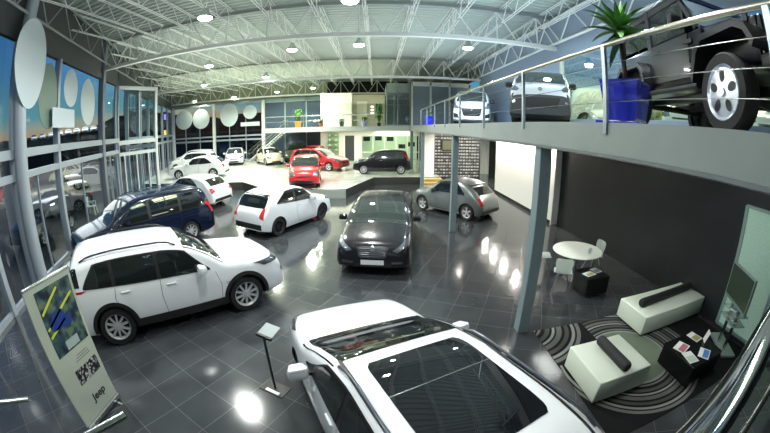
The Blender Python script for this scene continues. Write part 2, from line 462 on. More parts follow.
def S(*a): return list(a)
CHER = dict(L=4.62, W=1.86, wb=2.70, fo=.93, rt=.37, zl=.27, rc=.15, crown=.05, rw=.76, spokes=10, rstyle=0, tw=.24,
  top=[(0, .72), (.03, .86), (.12, .98), (.35, 1.06), (.9, 1.13), (1.22, 1.17), (1.62, 1.42), (2.0, 1.60), (2.5, 1.68), (3.2, 1.69), (3.9, 1.65), (4.22, 1.58), (4.36, 1.36), (4.5, 1.1), (4.58, .95), (4.62, .7)],
  belt=[(0, .72), (.9, .98), (1.4, 1.03), (3.0, 1.09), (4.4, 1.16)], ws=(1.3, 2.02), rg=(1.14, 1.52, .74, .5), tp=.15,
  panes=[(1.62, 2.55, .42, 0), (2.62, 3.42, 0, 0), (3.5, 4.05, 0, .28)], mirror=(1.78, 1.12), cladding=.20,
  seams=[[(1.5, 1.0), (1.42, .75), (1.46, .42), (2.56, .42), (2.6, .8), (2.58, 1.08)], [(2.6, .42), (3.2, .42), (3.36, .66), (3.5, .9), (3.46, 1.1)]],
  handles=[(2.38, .97), (3.28, 1.0)],
  sym=[('F', 'headlight', [(.5, .93), (.88, .88), (.9, .97), (.55, 1.0)], LDARK), ('F', 'fog_light', [(.52, .62), (.78, .62), (.78, .72), (.52, .72)], LDARK), ('B', 'tail_light', [(.55, 1.02), (.86, .98), (.88, 1.14), (.6, 1.12)], RED)],
  extra=[('F', 'grille', [(-.48, .8), (.48, .8), (.5, .93), (-.5, .93)], BLK), ('F', 'lower_bumper', [(-.8, .36), (.8, .36), (.85, .55), (-.85, .55)], BLK), ('B', 'lower_bumper', [(-.85, .38), (.85, .38), (.85, .6), (-.85, .6)], BLK)] + [(v, 'tail_light', [(4.28, 1.02), (4.52, .98), (4.5, 1.12), (4.34, 1.18)], RED) for v in 'LR'] + [(v, 'rear_corner_trim', [(4.14, 1.2), (4.44, 1.2), (4.38, 1.36), (4.22, 1.5), (4.14, 1.5)], CGL) for v in 'LR'])
DELTA = dict(L=4.52, W=1.84, wb=2.70, fo=.92, rt=.33, zl=.18, rc=.13, crown=.055, rw=.76, spokes=10,
  top=[(0, .58), (.03, .72), (.12, .82), (.4, .92), (.9, 1.01), (1.15, 1.05), (1.6, 1.25), (2.1, 1.42), (2.6, 1.49), (3.2, 1.48), (3.8, 1.41), (4.1, 1.30), (4.3, 1.08), (4.45, .92), (4.52, .6)],
  belt=[(0, .62), (.9, .88), (1.4, .93), (3.0, .98), (4.3, 1.03)], ws=(1.12, 2.08), rg=(1.05, 1.34, .6, .5), plan=[(0, .74), (.05, .86), (.2, .95), (.5, .99), (.9, 1), (3.6, 1), (4.2, .96), (4.44, .9), (4.52, .84)],
  panes=[(1.5, 2.5, .5, 0), (2.58, 3.35, 0, 0), (3.42, 3.85, 0, .3)], mirror=(1.68, 1.0),
  seams=[[(1.5, .9), (1.42, .7), (1.46, .3), (2.5, .3), (2.54, .7), (2.52, .95)], [(2.56, .3), (3.15, .3), (3.3, .55), (3.42, .9)]],
  handles=[(2.32, .86), (3.18, .88)],
  sym=[('F', 'headlight', [(.46, .68), (.60, .65), (.86, .82), (.85, .90), (.74, .85)], LENS), ('F', 'fog_light', [(.45, .36), (.7, .38), (.72, .44), (.45, .42)], LDARK), ('B', 'tail_light', [(.58, .8), (.8, .75), (.78, 1.25), (.7, 1.28)], RED)],
  extra=[('F', 'grille', [(-.34, .56), (-.28, .5), (.28, .5), (.34, .56), (.38, .74), (.2, .77), (-.2, .77), (-.38, .74)], mat('grille_grey', (.11, .11, .12), .3, .8)), ('F', 'air_intake', [(-.5, .28), (.5, .28), (.45, .36), (-.45, .36)], BLK)])
YPS = dict(L=3.84, W=1.68, wb=2.40, fo=.76, rt=.31, zl=.19, rc=.14, crown=.055, rw=.74, spokes=10, rim_m=RIMD,
  top=[(0, .52), (.03, .68), (.12, .80), (.35, .90), (.7, .96), (.95, 1.0), (1.35, 1.25), (1.75, 1.44), (2.2, 1.52), (2.7, 1.50), (3.2, 1.43), (3.4, 1.36), (3.58, 1.1), (3.72, .93), (3.8, .84), (3.84, .55)],
  belt=[(0, .6), (.7, .86), (1.2, .92), (2.4, .99), (3.5, 1.08)], ws=(1.0, 1.72), rg=(.99, 1.38, .66, .5),
  panes=[(1.22, 2.2, .45, 0), (2.26, 3.15, 0, .5)], mirror=(1.45, .99),
  seams=[[(1.3, .9), (1.2, .6), (1.26, .28), (2.14, .28), (2.24, .6), (2.2, .98)]], handles=[(2.05, .88)],
  sym=[('F', 'headlight', [(.4, .66), (.62, .6), (.8, .78), (.7, .88)], LENS), ('B', 'tail_light', [(.56, .72), (.74, .66), (.70, .98), (.60, 1.0)], RED)],
  extra=[('F', 'grille', [(-.3, .5), (.3, .5), (.34, .7), (-.34, .7)], BLK), ('B', 'lower_bumper', [(-.76, .32), (.76, .32), (.72, .5), (-.72, .5)], BLK)])
F500 = dict(L=3.66, W=1.63, wb=2.30, fo=.70, rt=.31, zl=.18, rc=.17, crown=.06, rw=.72, spokes=5, rstyle=1,
  top=[(0, .5), (.03, .64), (.1, .76), (.3, .88), (.6, .95), (.9, .99), (1.2, 1.2), (1.55, 1.4), (2.0, 1.49), (2.5, 1.46), (2.9, 1.34), (3.15, 1.18), (3.35, 1.02), (3.5, .9), (3.62, .74), (3.66, .5)],
  belt=[(0, .6), (.6, .84), (1.1, .9), (2.4, .93), (3.4, .92)], ws=(.95, 1.58), rg=(.98, 1.24, .5, .42),
  panes=[(1.2, 2.12, .42, 0), (2.18, 2.85, 0, .42)], mirror=(1.35, .96),
  seams=[[(1.22, .88), (1.15, .6), (1.22, .28), (2.05, .28), (2.18, .6), (2.16, .92)]], handles=[(2.0, .82)],
  plan=[(0, .72), (.1, .84), (.35, .95), (.8, 1), (2.8, 1), (3.25, .95), (3.55, .84), (3.66, .74)],
  sym=[('F', 'headlight', [(.45, .62), (.6, .56), (.74, .62), (.74, .74), (.6, .8), (.47, .74)], LENS), ('B', 'tail_light', [(.55, .62), (.68, .6), (.68, .88), (.56, .9)], RED)],
  extra=[('F', 'air_intake', [(-.45, .26), (.45, .26), (.4, .38), (-.4, .38)], BLK), ('B', 'lower_bumper', [(-.7, .3), (.7, .3), (.66, .42), (-.66, .42)], BLK)])
VOY = dict(L=5.14, W=2.0, wb=3.08, fo=.98, rt=.34, zl=.2, rc=.14, crown=.05, rw=.78, spokes=9, cat='minivan', glass=CGL, wglass=CGL2,
  top=[(0, .6), (.03, .74), (.12, .86), (.5, .98), (.95, 1.06), (1.1, 1.09), (1.5, 1.38), (1.95, 1.62), (2.4, 1.72), (3.2, 1.75), (4.3, 1.73), (4.75, 1.66), (4.9, 1.4), (5.0, 1.1), (5.1, .95), (5.14, .6)],
  belt=[(0, .66), (.9, .93), (1.5, 1.0), (3.0, 1.04), (5.0, 1.08)], ws=(1.15, 1.98), rg=(1.1, 1.55, .72, .6), tp=.14,
  panes=[(1.5, 2.55, .5, 0), (2.66, 3.7, 0, 0), (3.8, 4.72, 0, .2)], mirror=(1.75, 1.08),
  seams=[[(1.6, 1.0), (1.5, .7), (1.55, .34), (2.56, .34), (2.62, .8), (2.6, 1.02)], [(2.64, .34), (3.5, .34), (3.74, .8), (3.74, 1.04)], [(3.75, .86), (4.9, .9)]],
  handles=[(2.42, .93), (2.85, .94)], lrail=(2.1, 4.7, mat('rail_blue', (.03, .05, .09), .3, .5)),
  sym=[('F', 'headlight', [(.5, .7), (.85, .72), (.92, .86), (.55, .84)], LENS), ('B', 'tail_light', [(.8, .85), (.92, .82), (.92, 1.2), (.82, 1.2)], RED)],
  extra=[('F', 'grille', [(-.42, .58), (.42, .58), (.45, .78), (-.45, .78)], BLK)])
HATCH = dict(L=4.30, W=1.79, wb=2.60, fo=.87, rt=.32, zl=.18, rc=.13, crown=.05, rw=.74, spokes=5, rstyle=1,
  top=[(0, .55), (.03, .68), (.12, .78), (.5, .9), (.95, .98), (1.1, 1.0), (1.6, 1.25), (2.0, 1.42), (2.5, 1.48), (3.1, 1.46), (3.6, 1.36), (3.9, 1.18), (4.1, .98), (4.24, .88), (4.3, .55)],
  belt=[(0, .6), (.9, .86), (1.4, .91), (3.0, .97), (4.1, 1.02)], ws=(1.15, 2.0), rg=(1.02, 1.32, .6, .48),
  panes=[(1.5, 2.4, .5, 0), (2.48, 3.35, 0, .5)], mirror=(1.68, .98), wglass=CGL2,
  seams=[[(1.45, .9), (1.36, .65), (1.4, .28), (2.38, .28), (2.44, .7), (2.42, .95)], [(2.46, .28), (3.0, .28), (3.15, .55), (3.3, .92)]], handles=[(2.24, .84), (3.0, .87)],
  sym=[('F', 'headlight', [(.45, .62), (.65, .6), (.84, .74), (.8, .84), (.6, .76)], LENS), ('F', 'fog_light', [(.5, .34), (.7, .34), (.7, .42), (.5, .42)], LDARK), ('B', 'tail_light', [(.55, .78), (.8, .7), (.8, .92), (.62, .94)], RED)],
  extra=[('F', 'grille', [(-.4, .52), (.4, .52), (.42, .6), (-.42, .6)], BLK), ('F', 'air_intake', [(-.5, .26), (.5, .26), (.45, .42), (-.45, .42)], BLK), ('B', 'lower_bumper', [(-.7, .3), (.7, .3), (.66, .44), (-.66, .44)], BLK)])
PANDA = dict(L=3.72, W=1.66, wb=2.38, fo=.70, rt=.31, zl=.2, rc=.15, crown=.05, rw=.76, spokes=8,
  top=[(0, .55), (.03, .72), (.1, .84), (.35, .96), (.7, 1.03), (.85, 1.06), (1.2, 1.32), (1.5, 1.48), (1.9, 1.56), (2.6, 1.58), (3.2, 1.54), (3.42, 1.46), (3.56, 1.15), (3.65, .95), (3.7, .85), (3.72, .55)],
  belt=[(0, .64), (.7, .92), (1.2, .97), (2.4, 1.0), (3.6, 1.05)], ws=(.9, 1.5), rg=(1.05, 1.4, .58, .5), tp=.14, wglass=CGL2,
  panes=[(1.2, 2.05, .36, 0), (2.12, 2.8, 0, 0), (2.88, 3.3, 0, .12)], mirror=(1.34, 1.04),
  seams=[[(1.2, .95), (1.14, .6), (1.2, .3), (2.05, .3), (2.08, .98)], [(2.1, .3), (2.5, .3), (2.66, .6), (2.84, .98)]], handles=[(1.95, .92), (2.7, .94)],
  sym=[('F', 'headlight', [(.42, .68), (.6, .64), (.78, .7), (.78, .88), (.5, .84)], LENS), ('F', 'fog_light', [(.42, .36), (.62, .36), (.62, .46), (.42, .46)], LDARK), ('B', 'tail_light', [(.66, .95), (.76, .9), (.72, 1.4), (.66, 1.4)], RED)],
  extra=[('F', 'grille', [(-.36, .6), (.36, .6), (.38, .66), (-.38, .66)], BLK), ('F', 'air_intake', [(-.5, .3), (.5, .3), (.46, .46), (-.46, .46)], BLK), ('B', 'lower_bumper', [(-.74, .32), (.74, .32), (.72, .48), (-.72, .48)], BLK)])
WAGON = dict(HATCH, top=[(0, .55), (.03, .7), (.12, .82), (.5, .94), (.9, 1.02), (1.05, 1.05), (1.5, 1.32), (1.9, 1.5), (2.4, 1.56), (3.2, 1.55), (3.9, 1.48), (4.05, 1.3), (4.15, 1.05), (4.26, .9), (4.3, .55)], ws=(1.1, 1.9), panes=[(1.45, 2.35, .5, 0), (2.42, 3.2, 0, 0), (3.27, 3.85, 0, .2)], rg=(1.1, 1.38, .6, .5), belt=[(0, .6), (.9, .9), (1.4, .96), (4.1, 1.05)])
DOBLO = dict(L=4.39, W=1.83, wb=2.75, fo=.9, rt=.32, zl=.2, rc=.13, crown=.04, rw=.82, spokes=8, cat='van', wglass=CGL2,
  top=[(0, .62), (.03, .8), (.1, .94), (.3, 1.08), (.6, 1.18), (.72, 1.2), (1.1, 1.52), (1.4, 1.72), (1.8, 1.81), (2.6, 1.85), (3.9, 1.84), (4.25, 1.76), (4.33, 1.4), (4.37, 1), (4.39, .6)],
  belt=[(0, .7), (.6, 1.02), (1.2, 1.08), (4.2, 1.12)], ws=(.76, 1.42), tp=.2, rg=(1.15, 1.6, .6, .5),
  panes=[(1.1, 2.0, .36, 0)], mirror=(1.25, 1.22), mirror_m=BLK, plan=[(0, .86), (.1, .94), (.4, .99), (.9, 1), (3.6, 1), (4.2, .98), (4.39, .93)],
  sym=[('F', 'headlight', [(.58, .82), (.7, .78), (.9, .86), (.9, 1.12), (.78, 1.1)], LENS), ('F', 'fog_light', [(.6, .36), (.84, .38), (.86, .6), (.66, .54)], BLK), ('B', 'tail_light', [(.78, .8), (.88, .8), (.88, 1.4), (.78, 1.4)], RED)],
  extra=[('F', 'grille', [(-.46, .66), (-.4, .45), (.4, .45), (.46, .66), (.5, .82), (-.5, .82)], BLK), ('F', 'badge', [(-.06, .76), (0, .7), (.06, .76), (.06, .82), (0, .86), (-.06, .82)], CHROME)])
FIOR = dict(bumper=(.5, .80, mat('bumper_grey', (.045, .048, .055), .5)), L=3.96, W=1.72, wb=2.51, fo=.78, rt=.31, zl=.2, rc=.13, crown=.04, rw=.82, spokes=8, cat='van', wglass=CGL2,
  top=[(0, .62), (.03, .82), (.08, .96), (.2, 1.08), (.5, 1.17), (.58, 1.19), (.95, 1.46), (1.25, 1.62), (1.6, 1.69), (2.4, 1.72), (3.6, 1.7), (3.85, 1.6), (3.92, 1.3), (3.95, 1), (3.96, .6)],
  belt=[(0, .7), (.5, 1.0), (1.1, 1.05), (3.8, 1.08)], ws=(.62, 1.26), tp=.2, rg=(1.1, 1.5, .56, .5),
  panes=[(.95, 1.9, .36, 0)], mirror=(1.1, 1.18), mirror_m=BLK, plan=[(0, .93), (.1, .97), (.4, 1), (.9, 1), (3.3, 1), (3.8, .98), (3.96, .93)],
  sym=[('F', 'headlight', [(.56, .96), (.62, .90), (.84, .92), (.84, 1.10), (.7, 1.08)], LENS), ('F', 'fog_light', [(.66, .56), (.74, .56), (.74, .64), (.66, .64)], LENS)],
  extra=[('F', 'grille', [(-.5, .48), (.5, .48), (.54, .74), (-.54, .74)], SEAM), ('F', 'badge', [(-.06, .95), (0, .9), (.06, .95), (.06, 1.0), (0, 1.04), (-.06, 1.0)], CHROME)])
# ---------------------------------------------------------------- surface materials
def tiles(name, c1, c2, mortar, rot, size, rough, rvar=.05, spec=.5, coat=0., msize=.004):
    m = bpy.data.materials.new(name); m.use_nodes = True; nt = m.node_tree; b = nt.nodes['Principled BSDF']; N = nt.nodes.new; K = nt.links.new
    tc = N('ShaderNodeTexCoord'); mp = N('ShaderNodeMapping'); mp.inputs['Rotation'].default_value = (0, 0, radians(rot))
    br = N('ShaderNodeTexBrick'); br.offset = 0; br.inputs['Scale'].default_value = 1; br.inputs['Brick Width'].default_value = size; br.inputs['Row Height'].default_value = size
    br.inputs['Mortar Size'].default_value = msize; br.inputs['Mortar Smooth'].default_value = .2
    br.inputs['Color1'].default_value = (*c1, 1); br.inputs['Color2'].default_value = (*c2, 1); br.inputs['Mortar'].default_value = (*mortar, 1)
    n = N('ShaderNodeTexNoise'); n.inputs['Scale'].default_value = 1.7; n.inputs['Detail'].default_value = 5
    mr = N('ShaderNodeMapRange'); mr.inputs['To Min'].default_value = rough-rvar; mr.inputs['To Max'].default_value = rough+rvar
    K(tc.outputs['Object'], mp.inputs['Vector']); K(mp.outputs['Vector'], br.inputs['Vector']); K(tc.outputs['Object'], n.inputs['Vector'])
    mx = N('ShaderNodeMix'); mx.data_type = 'RGBA'; mx.blend_type = 'MULTIPLY'; mx.inputs[0].default_value = .5
    K(br.outputs['Color'], mx.inputs[6]); K(n.outputs['Fac'], mx.inputs[7]); K(mx.outputs[2], b.inputs['Base Color'])
    K(n.outputs['Fac'], mr.inputs['Value']); K(mr.outputs[0], b.inputs['Roughness'])
    bp = N('ShaderNodeBump'); bp.inputs['Strength'].default_value = .25; bp.inputs['Distance'].default_value = .002; bp.invert = True
    K(br.outputs['Fac'], bp.inputs['Height']); K(bp.outputs['Normal'], b.inputs['Normal'])
    b.inputs['Specular IOR Level'].default_value = spec; b.inputs['Coat Weight'].default_value = coat; b.inputs['Coat Roughness'].default_value = .02
    MATS[name] = m; return m
FLOOR = tiles('floor_dark_tile', (.046, .051, .056), (.062, .067, .072), (.15, .155, .16), 26, .6, .13, .05, spec=.7)
PTILE = tiles('platform_light_tile', (.72, .74, .68), (.78, .79, .73), (.4, .41, .38), 0, .6, .14, .05, spec=.6)
FRAME = mat('frame_alu', (.40, .45, .50), .4, .35)
STEEL = mat('steel_painted', (.80, .83, .80), .5, .0)
WALLW = mat('wall_white', (.92, .92, .88), .6)
WALLD = mat('wall_dark', (.022, .024, .026), .42, noise=(1.2, .15))
WALLB = mat('wall_blue_grey', (.26, .32, .40), .6)
SLABM = mat('slab_paint', (.23, .265, .255), .5, noise=(2, .05))
COLM = mat('column_paint', (.19, .25, .27), .4, .1)
INOX = mat('stainless_steel', (.62, .63, .6), .22, 1.)
GL = glass('window_glass', (.82, .90, .92), .05)
GLB = glass('office_glass', (.55, .65, .68), .10, opac=.25, ocol=(.3, .36, .36))
FROST = mat('frosted_film', (.62, .70, .74), .7, 0, 0)
BLACKW = mat('black_paint', (.008, .008, .009), .7)
# ---------------------------------------------------------------- shell
nx, ny = .899, .438
def wl(t, off=0.): return Vector((-(6-off)*nx - ny*t, -(6-off)*ny + nx*t, 0))
def wx(y): return (-6-ny*y)/nx
bm = B(); prism(bm, [(wx(-8), -8), (9, -8), (9, 34.2), (wx(34.2), 34.2)], -.2, 0); struct('floor', bm, FLOOR)
bm = B(); prism(bm, [(-220, -60), (60, -60), (60, 220), (-220, 220)], -.6, -.21); struct('ground', bm, mat('asphalt', (.03, .03, .032), .7, noise=(.3, .4)))
# raised stage
stage = [(-9.6, 18.5), (-7.9, 18.8), (-5.7, 16.5), (-2.2, 16.4), (-1.46, 16.58), (-.16, 20.4), (2.68, 20.5), (3.95, 20.5), (3.95, 34), (wx(34), 34), (wx(18.3), 18.3)]
bm = B(); prism(bm, stage, .003, .45)
bm.faces.ensure_lookup_table(); bm.normal_update()
for f in bm.faces:
    if abs(f.normal.z) < .5: f.material_index = 1
struct('floor_stage', bm, [PTILE, mat('stage_riser', (.03, .032, .03), .5)])
# tongue front is a pale riser
bm = B(); box(bm, -5.65, -1.5, 16.33, 16.39, .003, .44); struct('trim_1', bm, mat('riser_pale', (.25, .28, .25), .3))
# wooden steps up to the stage
WOOD = mat('step_wood', (.62, .42, .16), .4, noise=(3, .25))
st = empty('stage_steps', (3.3, 19.6, 0), 0, 'short flight of wooden steps up to the bright stage beside the grey hatchback', 'steps')
for k in range(3):
    bm = B(); box(bm, -.6, .62, -.7+k*.45, .89, k*.14+.002, k*.14+.11); ob('step_base', bm, mat('step_yellow', (.50, .42, .2), .5), st)
    bm = B(); box(bm, -.62, .64, -.74+k*.45, .89, k*.14+.11, k*.14+.14); ob('tread', bm, WOOD, st)
# ceiling deck: corrugated sheet, ribs across the hall
bm = B(); rows = []; y = -8.
prof = [(0, 0), (.1, 0), (.14, .06), (.26, .06), (.30, 0)]
while y < 34:
    for dy, dz in prof[:-1]:
        yy = y+dy; rows.append((bm.verts.new((min(wx(yy)-.4, -4), yy, 8.1+dz)), bm.verts.new((9, yy, 8.1+dz))))
    y += .30
for a, b in zip(rows, rows[1:]): bm.faces.new((a[0], a[1], b[1], b[0]))
struct('ceiling', bm, mat('ceiling_deck', (.43, .49, .46), .5, .1))
bm = B(); prism(bm, [(wx(-8)-1, -8), (9.5, -8), (9.5, 35), (wx(35)-1, 35)], 8.2, 8.35); struct('roof', bm, mat('roof_top', (.1, .1, .1), .8))
# left glass wall
posts = [-2.0, 1.2, 3.6, 6.38, 7.95, 10.8, 15.6, 18.2]
posts2 = [20.25, 23.2, 26.4, 29.6, 32.8, 36.0, 39.7]
def wbox(bm, t0, t1, o0, o1, z0, z1):
    a, b, c, d = wl(t0, o0), wl(t1, o0), wl(t1, o1), wl(t0, o1)
    prism(bm, [(p.x, p.y) for p in (a, b, c, d)], z0, z1)
bm = B()
for a, b in ((-2.2, 18.2), (20.25, 39.7)):
    wbox(bm, a, b, -.12, .06, 6.27, 6.55); wbox(bm, a, b, -.08, .0, 6.55, 8.1)
wbox(bm, 18.2, 20.25, -.12, .06, 6.27, 8.1)
struct('wall_left', bm, mat('eave_grey', (.07, .075, .08), .6))
bm = B()
for a, b in ((-2.2, 18.2), (20.25, 39.7)):
    for z0, z1, o in ((0, .12, .06), (2.80, 2.98, .1), (3.34, 3.57, .12)): wbox(bm, a, b, -.06, o, z0, z1)
struct('window_1', bm, FRAME); wf = bpy.data.objects['window_1']
for i, t in enumerate(posts + posts2):
    bm = B(); big = t in (7.95, 15.6)
    w = .17 if big else .09
    if t == 7.95: lathe(bm, [(.2, 0), (.2, 8.1)], 20, Matrix.Translation(wl(t, .3))); wbox(bm, t-.1, t+.1, -.08, .12, 0, 6.5)
    else: wbox(bm, t-w, t+w, -.1, .16 if big else .12, 0, 8.0 if big else 6.3)
    struct('post', bm, mat('post_dark', (.20, .22, .26), .4, .3) if t == 15.6 else FRAME, wf)
allp = [(a, b) for a, b in zip(posts, posts[1:])] + [(a, b) for a, b in zip(posts2, posts2[1:])]
for a, b in allp:
    for z0, z1 in ((.12, 2.8), (2.98, 3.34), (3.57, 6.27)):
        bm = B(); quad(bm, *[wl(t) + Vector((0, 0, z)) for t, z in ((a, z0), (b, z0), (b, z1), (a, z1))]); struct('pane', bm, GL, wf)
        if z1-z0 < 3 and b-a > 2 and z0 < 1:
            bm = B(); m = a+(b-a)*.45; wbox(bm, m-.02, m+.02, -.03, .04, z0, z1); struct('mullion', bm, FRAME, wf)
# entrance vestibule
VA, VB, VC = Vector((-13.4, 13.7, 0)), Vector((-12.57, 16.4, 0)), wl(20.25)
ent = empty('door_1', VA, 0); ent['kind'] = 'structure'
vd = (VB-VA).normalized(); vn = Vector((vd.y, -vd.x, 0)); VL = (VB-VA).length
def vb(bm, s0, s1, z0, z1, th=.05):
    a, b = vd*s0, vd*s1; prism(bm, [(p.x, p.y) for p in (a-vn*th, b-vn*th, b+vn*th, a+vn*th)], z0, z1)
bm = B()
for z0, z1 in ((2.62, 2.8), (3.2, 3.42), (6.1, 6.3)): vb(bm, 0, VL, z0, z1, .07)
for s in (0, VL): vb(bm, s-.09, s+.09, 0, 6.3, .09)
for s in (.5, 1.35, 2.2): vb(bm, s-.04, s+.04, 0, 2.62, .05)
vb(bm, 1.6, 1.66, 3.42, 6.2, .04); struct('door_frame', bm, mat('door_white', (.62, .66, .70), .4, .1), ent)
bm = B(); quad(bm, Vector((0, 0, .1)), vd*VL+Vector((0, 0, .1)), vd*VL+Vector((0, 0, 6.1)), Vector((0, 0, 6.1))); struct('door_glass', bm, GL, ent)
bm = B(); p = VC-VA; q = VB-VA; quad(bm, q+Vector((0, 0, .1)), p+Vector((0, 0, .1)), p+Vector((0, 0, 6.1)), q+Vector((0, 0, 6.1))); struct('door_side_glass', bm, GL, ent)
bm = B()
for z in (3.0, 6.2): bar(bm, q+Vector((0, 0, z)), p+Vector((0, 0, z)), .1, .2)
m_ = (p+q)/2; bar(bm, m_, m_+Vector((0, 0, 6.2)), .08, .08); struct('door_side_frame', bm, FRAME, ent)
bm = B(); prism(bm, [(0, 0), (q.x, q.y), (p.x, p.y), ((wl(18.2)-VA).x, (wl(18.2)-VA).y)], 6.2, 6.32); struct('door_canopy', bm, FRAME, ent)
# far glass wall
bm = B()
for z0, z1 in ((.45, .6), (2.5, 2.68), (2.92, 3.08), (6.3, 6.5)): box(bm, wx(33), -11.3, 32.95, 33.1, z0, z1)
struct('window_2', bm, FRAME); w2 = bpy.data.objects['window_2']
for x in (-22.5, -17.05, -11.35):
    bm = B(); box(bm, x-.14, x+.14, 32.85, 33.1, .45, 6.5); struct('post', bm, STEEL, w2)
for x in (-20.8, -18.9, -15.2, -13.3):
    bm = B(); box(bm, x-.03, x+.03, 32.95, 33.05, .6, 6.3); struct('mullion', bm, FRAME, w2)
for a, b in ((-22.7, -17.05), (-17.05, -11.3)):
    for z0, z1 in ((.6, 2.5), (3.08, 6.3)):
        bm = B(); quad(bm, (a, 33.02, z0), (b, 33.02, z0), (b, 33.02, z1), (a, 33.02, z1)); struct('pane', bm, GL, w2)
bm = B(); box(bm, -4.9, 8.8, 33.9, 34.1, 0, 8.2); struct('wall_back', bm, BLACKW)
bm = B(); box(bm, wx(34)-.2, -4.9, 33.9, 34.1, 6.5, 8.2); struct('wall_back_upper', bm, mat('olive_wall', (.34, .37, .24), .6))
bm = B(); box(bm, -11.3, -4.9, 33.3, 33.4, .45, 6.6); struct('wall_back_glazed', bm, mat('blue_glass_wall', (.06, .09, .13), .15, .0, .3))
bm = B()
for x in (-11.3, -9.1, -6.9, -5.0): box(bm, x-.06, x+.06, 33.2, 33.32, .45, 6.6)
box(bm, -11.3, -4.9, 33.2, 33.32, 6.2, 6.6); struct('trim_2', bm, mat('trim_teal', (.28, .38, .38), .5))
# right walls
bm = B(); box(bm, 6.85, 7.05, -8, 11.15, 0, 3.27); struct('wall_right_dark', bm, WALLD)
bm = B(); box(bm, 6.6, 6.9, 11.2, 17.9, 0, 3.27); struct('wall_right_white', bm, WALLW)
bm = B(); box(bm, 6.58, 6.6, 11.2, 17.9, 0, .14); struct('baseboard_right', bm, BLACKW)
bm = B(); box(bm, 6.56, 6.6, 11.14, 11.2, 0, 3.27); struct('trim_3', bm, WALLW)
bm = B(); box(bm, 6.85, 7.1, -8, 22, 3.61, 4.0); box(bm, 6.85, 7.1, 11.4, 22, 4.0, 8.1); box(bm, 6.85, 7.1, -8, 11.4, 6.3, 8.1); struct('wall_right_upper', bm, WALLB)
bm = B()
for y in (11.35, 7.6, 3.8, 0, -4): box(bm, 6.84, 7.0, y-.05, y+.05, 4.0, 6.3)
struct('window_3', bm, FRAME); w3 = bpy.data.objects['window_3']
bm = B(); quad(bm, (6.9, -8, 4.0), (6.9, 11.4, 4.0), (6.9, 11.4, 6.3), (6.9, -8, 6.3)); struct('pane', bm, glass('mezz_glass', (.82, .9, .85), .14), w3)
bm = B(); box(bm, 7.1, 19, -8, 24, 3.3, 3.6); struct('terrace_outside', bm, mat('terrace_grey', (.12, .13, .13), .6))
bm = B(); rows = []
random.seed(8)
for i in range(60):
    y = -10+i*.7; rows.append([bm.verts.new((17+j*.6+random.uniform(-.2, .2), y, 3.6+j*.55+random.uniform(-.15, .15))) for j in range(9)])
for p, q in zip(rows, rows[1:]):
    for j in range(8): bm.faces.new((p[j], p[j+1], q[j+1], q[j]))
struct('reflection_bank', bm, mat('reflection_green', (.20, .23, .07), .9, noise=(2.2, .9)))  # speckled bank added in place of the ceiling's reflection in the window
# passage beyond the white wall
bm = B(); box(bm, 8.6, 8.75, 11, 34, 0, 3.27); box(bm, 6.6, 8.7, 25.4, 25.5, 0, 3.27); struct('wall_passage', bm, WALLW)
bm = B(); box(bm, 8.5, 8.6, 23.4, 24.6, 0, 2.6); struct('door_2', bm, BLACKW)
bm = B(); box(bm, -8, 9, -8.2, -8, 0, 8.2); struct('wall_front', bm, mat('wall_grey', (.3, .32, .33), .6))
# mezzanine slabs
bm = B(); box(bm, 2.45, 6.85, -8, 25, 3.27, 3.61); box(bm, 6.85, 8.7, 11.6, 25, 3.27, 3.60); struct('floor_mezzanine', bm, SLABM)
bm = B(); box(bm, 2.40, 2.45, -8, 25, 3.235, 3.27); struct('trim_4', bm, mat('trim_grey', (.15, .17, .17), .4))
bm = B(); box(bm, -8.6, 6.85, 25, 33.3, 3.2, 3.56); struct('floor_mezzanine_back', bm, mat('slab_pale', (.42, .46, .44), .5))
bm = B(); box(bm, 2.46, 6.84, -7, 24.9, 3.22, 3.262); struct('ceiling_under_mezzanine', bm, mat('soffit', (.5, .5, .48), .6))
for i, (x, y, r) in enumerate(((2.56, 4.76, .105), (2.56, 10.85, .10), (2.56, 18.75, .10), (2.56, 24.6, .10))):
    bm = B(); box(bm, x-r, x+r, y-r, y+r, .003 if y < 20 else .45, 3.22, bev=.012)
    struct('column', bm, COLM)
# white pier and wall of small framed cards
bm = B(); box(bm, 3.1, 3.72, 21.6, 22.0, 0, 3.27); struct('wall_pier', bm, WALLW)
bm = B(); box(bm, 3.72, 6.9, 21.75, 21.9, 0, 3.27); struct('wall_gallery', bm, mat('gallery_black', (.03, .03, .03), .5))
random.seed(3)
CARD = [mat('card_white', (.75, .75, .72), .5), mat('card_grey', (.3, .3, .3), .5), mat('card_black', (.03, .03, .03), .5)]
n = 0
for r in range(14):
    z = .35+r*.205
    for c in range(16):
        x = 3.86+c*.19
        if 4.2 < x < 5.15 and 2.05 < z < 2.65 or n >= 290: continue
        n += 1
        h = .095; bm = B(); box(bm, x-.06, x+.06, 21.72, 21.75, z-h/2, z+h/2)
        k = random.random()
        o = ob('framed_card', bm, CARD[0] if k < .8 else CARD[1]); tag(o, 'small pale framed card in the rows covering the black gallery wall', 'framed card', 'framed cards covering the gallery wall')
        bm = B(); w = random.uniform(.02, .05); box(bm, x-w, x+w, 21.715, 21.72, z-.04, z+.02); c2 = ob('card_picture', bm, CARD[2], o)
bm = B(); box(bm, 4.22, 5.15, 21.66, 21.75, 2.0, 2.72); t = ob('wall_screen', bm, BLACKW); tag(t, 'flat olive wall screen hung among the framed cards', 'screen')
bm = B(); box(bm, 4.27, 5.10, 21.65, 21.66, 2.06, 2.67); ob('screen_panel', bm, mat('screen_olive', (.10, .11, .06), .3), t)
